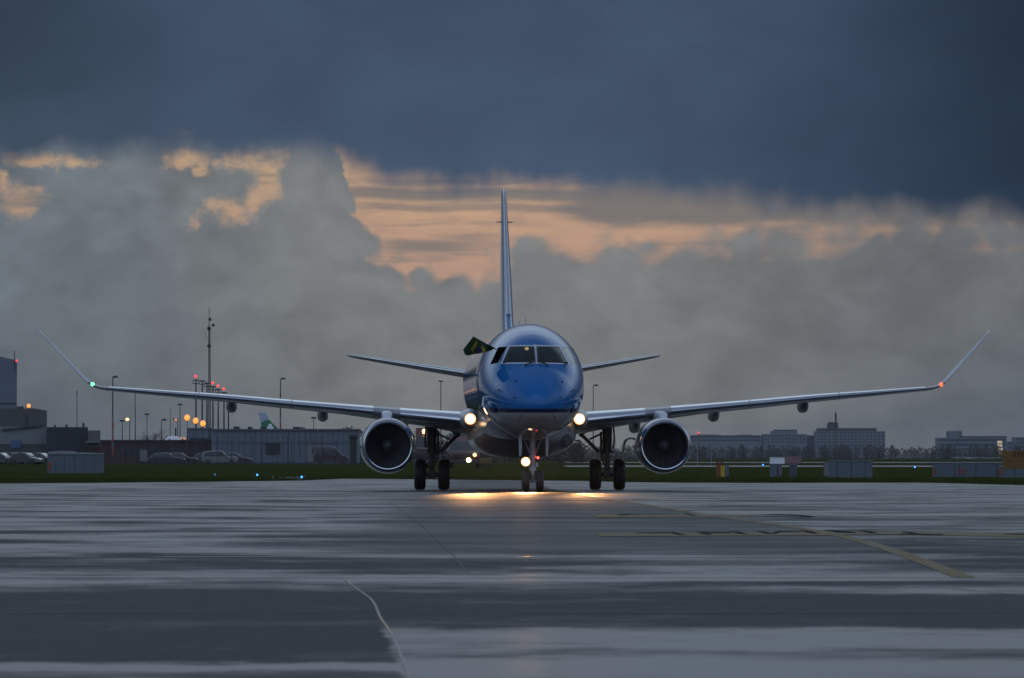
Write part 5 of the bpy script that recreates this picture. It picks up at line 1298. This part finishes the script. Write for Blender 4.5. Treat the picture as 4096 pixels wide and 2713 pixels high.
b = at('concrete_slab', 'low dark concrete slab on the tarmac corner beside the bright blue lamp', 'slab', 1165, 285); D = 285
bx('slab', 1112, 1212, 1911, D, 1.2, M['conc'], b, bev=0.01); bx('slab_edge', 1112, 1176, 1916, D, 0.03, M['black'], b, y0=-0.031); bx('duct_cover', 1145, 1172, 1909, D, 0.5, M['galv'], b, pyb=1911, y0=0.2)

# ---- far strip, far fields and town on the right
def strip_sheet(name, a, c, y0, y1, mat): return sheet(name, [(X(a, (y0+y1)/2), y0), (X(c, (y0+y1)/2), y0), (X(c, (y0+y1)/2), y1), (X(a, (y0+y1)/2), y1)], -0.022, mat)
M['runway'] = pmat('pale_wet_runway', (0.12, 0.12, 0.125), 0.45, vary=0.15, scale=0.2)
strip_sheet('runway', 2260, 8200, 628, 705, M['runway'])
strip_sheet('taxiway', 2260, 8200, 1010, 1120, M['runway'])
def office(name, label, D, px0, px1, pyt, pyb, mat, rows, cols, extra=(), depth=30, cat='building', wpad=0.18, win=True):
    b = at(name, label, cat, (px0+px1)/2, D); o = b.location
    bx('wall', px0, px1, pyt, D, depth, mat, b)
    for e in extra:
        nm, a, c, t_, bt, mt = e; bx(nm, a, c, t_, D, depth*0.6, mt, b, pyb=bt, y0=-0.4 if bt > pyt+3 else 1.0)
    if win:
        for r in range(rows):
            y0_, y1_ = pyt + (pyb-pyt)*(r+0.25)/rows, pyt + (pyb-pyt)*(r+0.8)/rows
            if cols == 0: bx('window', px0+4, px1-4, y0_, D, 0.1, M['far_glass'], b, pyb=y1_, y0=-0.12)
            else:
                for c_ in range(cols):
                    a = px0+3+(px1-px0-6)*(c_+wpad)/cols; e = px0+3+(px1-px0-6)*(c_+1-wpad)/cols
                    bx('window', a, e, y0_, D, 0.1, M['far_glass'], b, pyb=y1_, y0=-0.12)
    return b
DF = 4600
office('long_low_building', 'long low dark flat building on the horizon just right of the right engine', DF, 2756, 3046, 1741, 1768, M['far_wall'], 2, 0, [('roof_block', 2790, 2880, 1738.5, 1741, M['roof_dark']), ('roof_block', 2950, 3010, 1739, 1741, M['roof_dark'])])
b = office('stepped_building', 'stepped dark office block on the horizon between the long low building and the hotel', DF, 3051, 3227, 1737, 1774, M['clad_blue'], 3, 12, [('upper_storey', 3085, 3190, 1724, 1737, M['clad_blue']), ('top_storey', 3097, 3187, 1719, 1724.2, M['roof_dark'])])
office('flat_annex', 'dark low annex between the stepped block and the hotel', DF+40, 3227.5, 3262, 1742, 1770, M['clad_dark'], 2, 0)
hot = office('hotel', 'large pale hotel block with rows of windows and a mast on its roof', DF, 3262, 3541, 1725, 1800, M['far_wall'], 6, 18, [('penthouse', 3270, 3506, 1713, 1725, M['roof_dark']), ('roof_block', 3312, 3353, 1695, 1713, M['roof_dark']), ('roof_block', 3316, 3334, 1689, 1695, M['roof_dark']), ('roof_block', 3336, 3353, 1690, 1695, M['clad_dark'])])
o = hot.location; D = DF
MB().tube([(X(3343, D)-o.x, 4, Z(1695, D)-o.z), (X(3343, D)-o.x, 4, Z(1650, D)-o.z)], 0.55, 6).tube([(X(3346, D)-o.x, 4, Z(1692, D)-o.z), (X(3347, D)-o.x, 4, Z(1660, D)-o.z), (X(3343, D)-o.x, 4, Z(1648, D)-o.z)], 0.3, 6).build('roof_mast', M['black'], hot)
b = office('office_block', 'blue grey office block with a round roof room and a stack of lit windows', DF-300, 3752, 4027, 1751, 1828, M['clad_blue'], 4, 0, [('roof_edge', 3840, 4027, 1745, 1751, M['clad_dark'])])
D = DF-300; o = b.location
MB().lathe([(0, 5.2), (Z(1726, D)-Z(1751, D), 5.3), (Z(1723, D)-Z(1751, D), 4.2), (Z(1723, D)-Z(1751, D), 0.0)], (X(3819, D)-o.x, 6, Z(1751, D)-o.z), 'z', 32).build('round_roof_room', M['clad_blue'], b, smooth=40)
bx('wall_panel', 3840, 3985, 1800, D, 0.2, M['far_wall'], b, pyb=1830, y0=-0.3)
for k in range(6): bx('window', 3878+k*13, 3885+k*13, 1802, D, 0.1, M['far_glass'], b, pyb=1824, y0=-0.5)
for y0_, y1_, a, c in ((1764, 1774, 3989, 4008), (1778, 1787, 3989, 4009), (1793, 1809, 3990, 4010), (1811, 1818, 3997, 4008)): bx('lit_window', a, c, y0_, D, 0.2, M['lit_window'], b, pyb=y1_, y0=-0.6)
MB().ball((X(3964, D)-o.x, -3, Z(1835, D)-o.z), 0.75, 12, 8).build('obstruction_lamp', M['red_lamp'], b, smooth=60)
office('corner_building', 'dark blue building at the right edge beyond the lit windows', DF+100, 4058, 4240, 1749, 1810, M['clad_blue'], 4, 0)
office('low_office', 'low dark office between the lit windows and the right edge', DF+60, 4028, 4058, 1766, 1815, M['clad_blue'], 3, 0)
office('freight_shed', 'long low pale freight shed at the foot of the tree line on the right', 2600, 3545, 3762, 1829, 1838, M['clad_pale'], 1, 9, [], 20)
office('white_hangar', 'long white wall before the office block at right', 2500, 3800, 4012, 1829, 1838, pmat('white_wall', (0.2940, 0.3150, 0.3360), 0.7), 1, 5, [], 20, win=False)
D = 2450; b = at('dark_vehicle_shed', 'dark low shed with sloping roof before the white hangar wall', 'shed', 3795, D); o = b.location
MB().prism([(X(p, D)-o.x, Z(y, D)-o.z) for p, y in ((3762, 1848), (3764, 1831), (3800, 1829), (3815, 1832), (3832, 1848))], 0, 8).build('wall', M['clad_dark'], b)
MB().prism([(X(p, D)-o.x, Z(y, D)-o.z) for p, y in ((3761, 1832), (3764, 1829.5), (3800, 1827.5), (3834, 1846), (3834, 1848), (3800, 1829.5))], -0.4, 8.4).build('roof', M['roof_dark'], b)
# distant red obstruction lamp right of the engine and white jets far off
D = 4400; b = at('obstruction_light', 'small red light on a short mast on the horizon beside the right engine', 'lamp', 2794, D); o = b.location
MB().tube([(0, 0, 0), (0, 0, Z(1734, D)-o.z)], 0.5, 6).build('pole', M['darkmetal'], b); MB().ball((0, -0.6, Z(1732, D)-o.z), 0.8, 10, 8).build('lamp_bulb', M['red_lamp'], b, smooth=60)
D = 700
for px, pt, lb in ((2790, 1752, 'thin pale post right of the right engine'), (2845, 1775, 'thin pale post between the right engine and the red box'), (3341, 1690, 'tall thin pole in front of the hotel mast'), (3420, 1780, 'thin pole standing before the hotel, above the four cabinets'), (3462, 1786, 'thin pole before the right half of the hotel')):
    b = at('thin_post', lb, 'post', px, D, 'thin posts beyond the runway'); MB().tube([(0, 0, 0), (0, 0, Z(pt, D)-b.location.z)], [0.04, 0.025], 6).build('pole', M['galv'] if px < 3000 else M['darkmetal'], b)
# wood on the horizon
def wood(name, px0, px1, D0, D1, hmin, hmax, n, c, clumps=90):
    m_, t_, bs = new_mat(name+'_leaves'); pos = t_.node('ShaderNodeTexCoord').outputs['Object']
    t_.put(bs.inputs['Base Color'], t_.mix(t_.noise(pos, 0.4, 4, 0.6), tuple(x*0.6 for x in c), tuple(x*1.5 for x in c))); bs.inputs['Roughness'].default_value = 0.95
    vs, fs = [], []
    for i in range(n):
        D_ = rng.uniform(D0, D1); cx = X(rng.uniform(px0, px1), D_); h = rng.uniform(hmin, hmax); rw = h*rng.uniform(0.28, 0.5)
        for k in range(clumps):
            a = rng.uniform(0, 2*math.pi); r = math.sqrt(rng.random()); zz = rng.random()
            prof = math.sin(math.pi*min(1, 0.12+0.88*zz))**0.6
            p_ = np.array([cx+rw*r*prof*math.cos(a), D_+rw*r*prof*math.sin(a), h*(0.02+0.98*zz)])
            s_ = h*rng.uniform(0.03, 0.07); u_ = rng.normal(0, 1, 3); u_ /= np.linalg.norm(u_); v_ = np.cross(u_, rng.normal(0, 1, 3)); v_ /= np.linalg.norm(v_)
            b0 = len(vs)
            vs += [tuple(p_+u_*s_), tuple(p_+v_*s_*0.8), tuple(p_-u_*s_), tuple(p_-v_*s_*0.7)]; fs.append((b0, b0+1, b0+2, b0+3))
    me = bpy.data.meshes.new(name); me.from_pydata(vs, [], fs); me.materials.append(m_)
    ob = bpy.data.objects.new(name, me); col.objects.link(ob); kind(ob, 'stuff'); return ob
wood('woodland', 2300, 4900, 2700, 3300, 3.5, 6.2, 380, (0.050, 0.040, 0.034), 110)
wood('shrub_belt', 2300, 4250, 1700, 2000, 1.6, 3.0, 260, (0.045, 0.040, 0.032), 70)
wood('hedge', 1400, 2350, 1000, 1060, 2.6, 3.6, 150, (0.040, 0.034, 0.030), 90)
wood('far_woodland', 1150, 2300, 2600, 3000, 10.0, 13.5, 90, (0.045, 0.042, 0.040), 120)
# bare trees behind the brick range
def tree(label, px, pyt, D, spread, c=(0.05, 0.048, 0.045)):
    b = at('bare_tree', label, 'tree', px, D, 'bare trees behind the brick range'); H = Z(pyt, D)+0.03
    MB().tube([(0, 0, 0), (0.05, 0, H*0.3), (0.0, 0, H*0.45)], [0.16, 0.11, 0.08], 7).build('trunk', pmat('tree_bark', c, 0.9), b, smooth=50)
    m = MB(); rr = random.Random(int(px))
    def br(p, d, l, r, g):
        e = p + d*l; m.tube([p, p+d*l*0.5+Vector((rr.uniform(-.1, .1), 0, 0))*l, e], [r, r*0.8, r*0.55], 4, False)
        if g > 0:
            for _ in range(3 if g > 1 else 4):
                nd = (d + Vector((rr.uniform(-.8, .8), rr.uniform(-.8, .8), rr.uniform(-.2, .7)))*0.9).normalized(); br(e if rr.random() < .6 else p+d*l*0.6, nd, l*rr.uniform(0.5, 0.75), max(r*0.55, 0.012), g-1)
    for k in range(6):
        a = 2*math.pi*k/6; br(Vector((0, 0, H*rr.uniform(0.18, 0.4))), Vector((spread*math.cos(a), spread*math.sin(a), 1)).normalized(), H*0.30, 0.06, 3)
    m.build('crown', pmat('tree_twigs', c, 0.9), b, weld=False); return b
tree('round bare tree behind the brick range, left of the white jet nose', 618, 1712, 930, 0.8)
tree('smaller bare tree just right of the white jet nose', 725, 1722, 950, 0.6)
tree('thin bare tree next to the lamp post over the jet nose', 600, 1722, 940, 0.5)

# the blocks at the left stand square to the line of sight along their right-hand end
def turn(o, px, D):
    a = math.atan((2048-px)/F) + 0.006; pv = Vector((X(px, D), D, 0)); d_ = o.location - pv
    c_, n_ = math.cos(a), math.sin(a); o.location = pv + Vector((d_.x*c_ - d_.y*n_, d_.x*n_ + d_.y*c_, d_.z)); o.rotation_euler = (0, 0, a)
for nm_, px_, D_ in (('tall_building', 67, 1000), ('terminal_building', 188, 905), ('dark_shed', 352, 890), ('grey_shed', 402, 888), ('low_brick_building', 846, 870), ('warehouse', 1440, 850), ('pale_hall', 852, 940), ('utility_cabinet', 417, GD(1892))):
    turn(bpy.data.objects[nm_], px_, D_)
for o_ in col.objects:
    if o_.name.startswith('fire_truck'): o_.rotation_euler.z = math.atan(-o_.location.x/o_.location.y)
HAZE = 0.00004
# ------------------------------------------------------------------ damp evening air
hm = bpy.data.materials.new('haze_air'); hm.use_nodes = True
hm.node_tree.nodes.remove(hm.node_tree.nodes['Principled BSDF'])
pv = hm.node_tree.nodes.new('ShaderNodeVolumePrincipled'); pv.inputs['Color'].default_value = (0.80, 0.88, 1.0, 1); pv.inputs['Density'].default_value = HAZE; pv.inputs['Anisotropy'].default_value = 0.8
hm.node_tree.links.new(pv.outputs[0], hm.node_tree.nodes['Material Output'].inputs['Volume'])
kind(MB().box(-4200, 4200, -350, 12200, -1.03, 48.0).build('haze', hm), 'stuff')
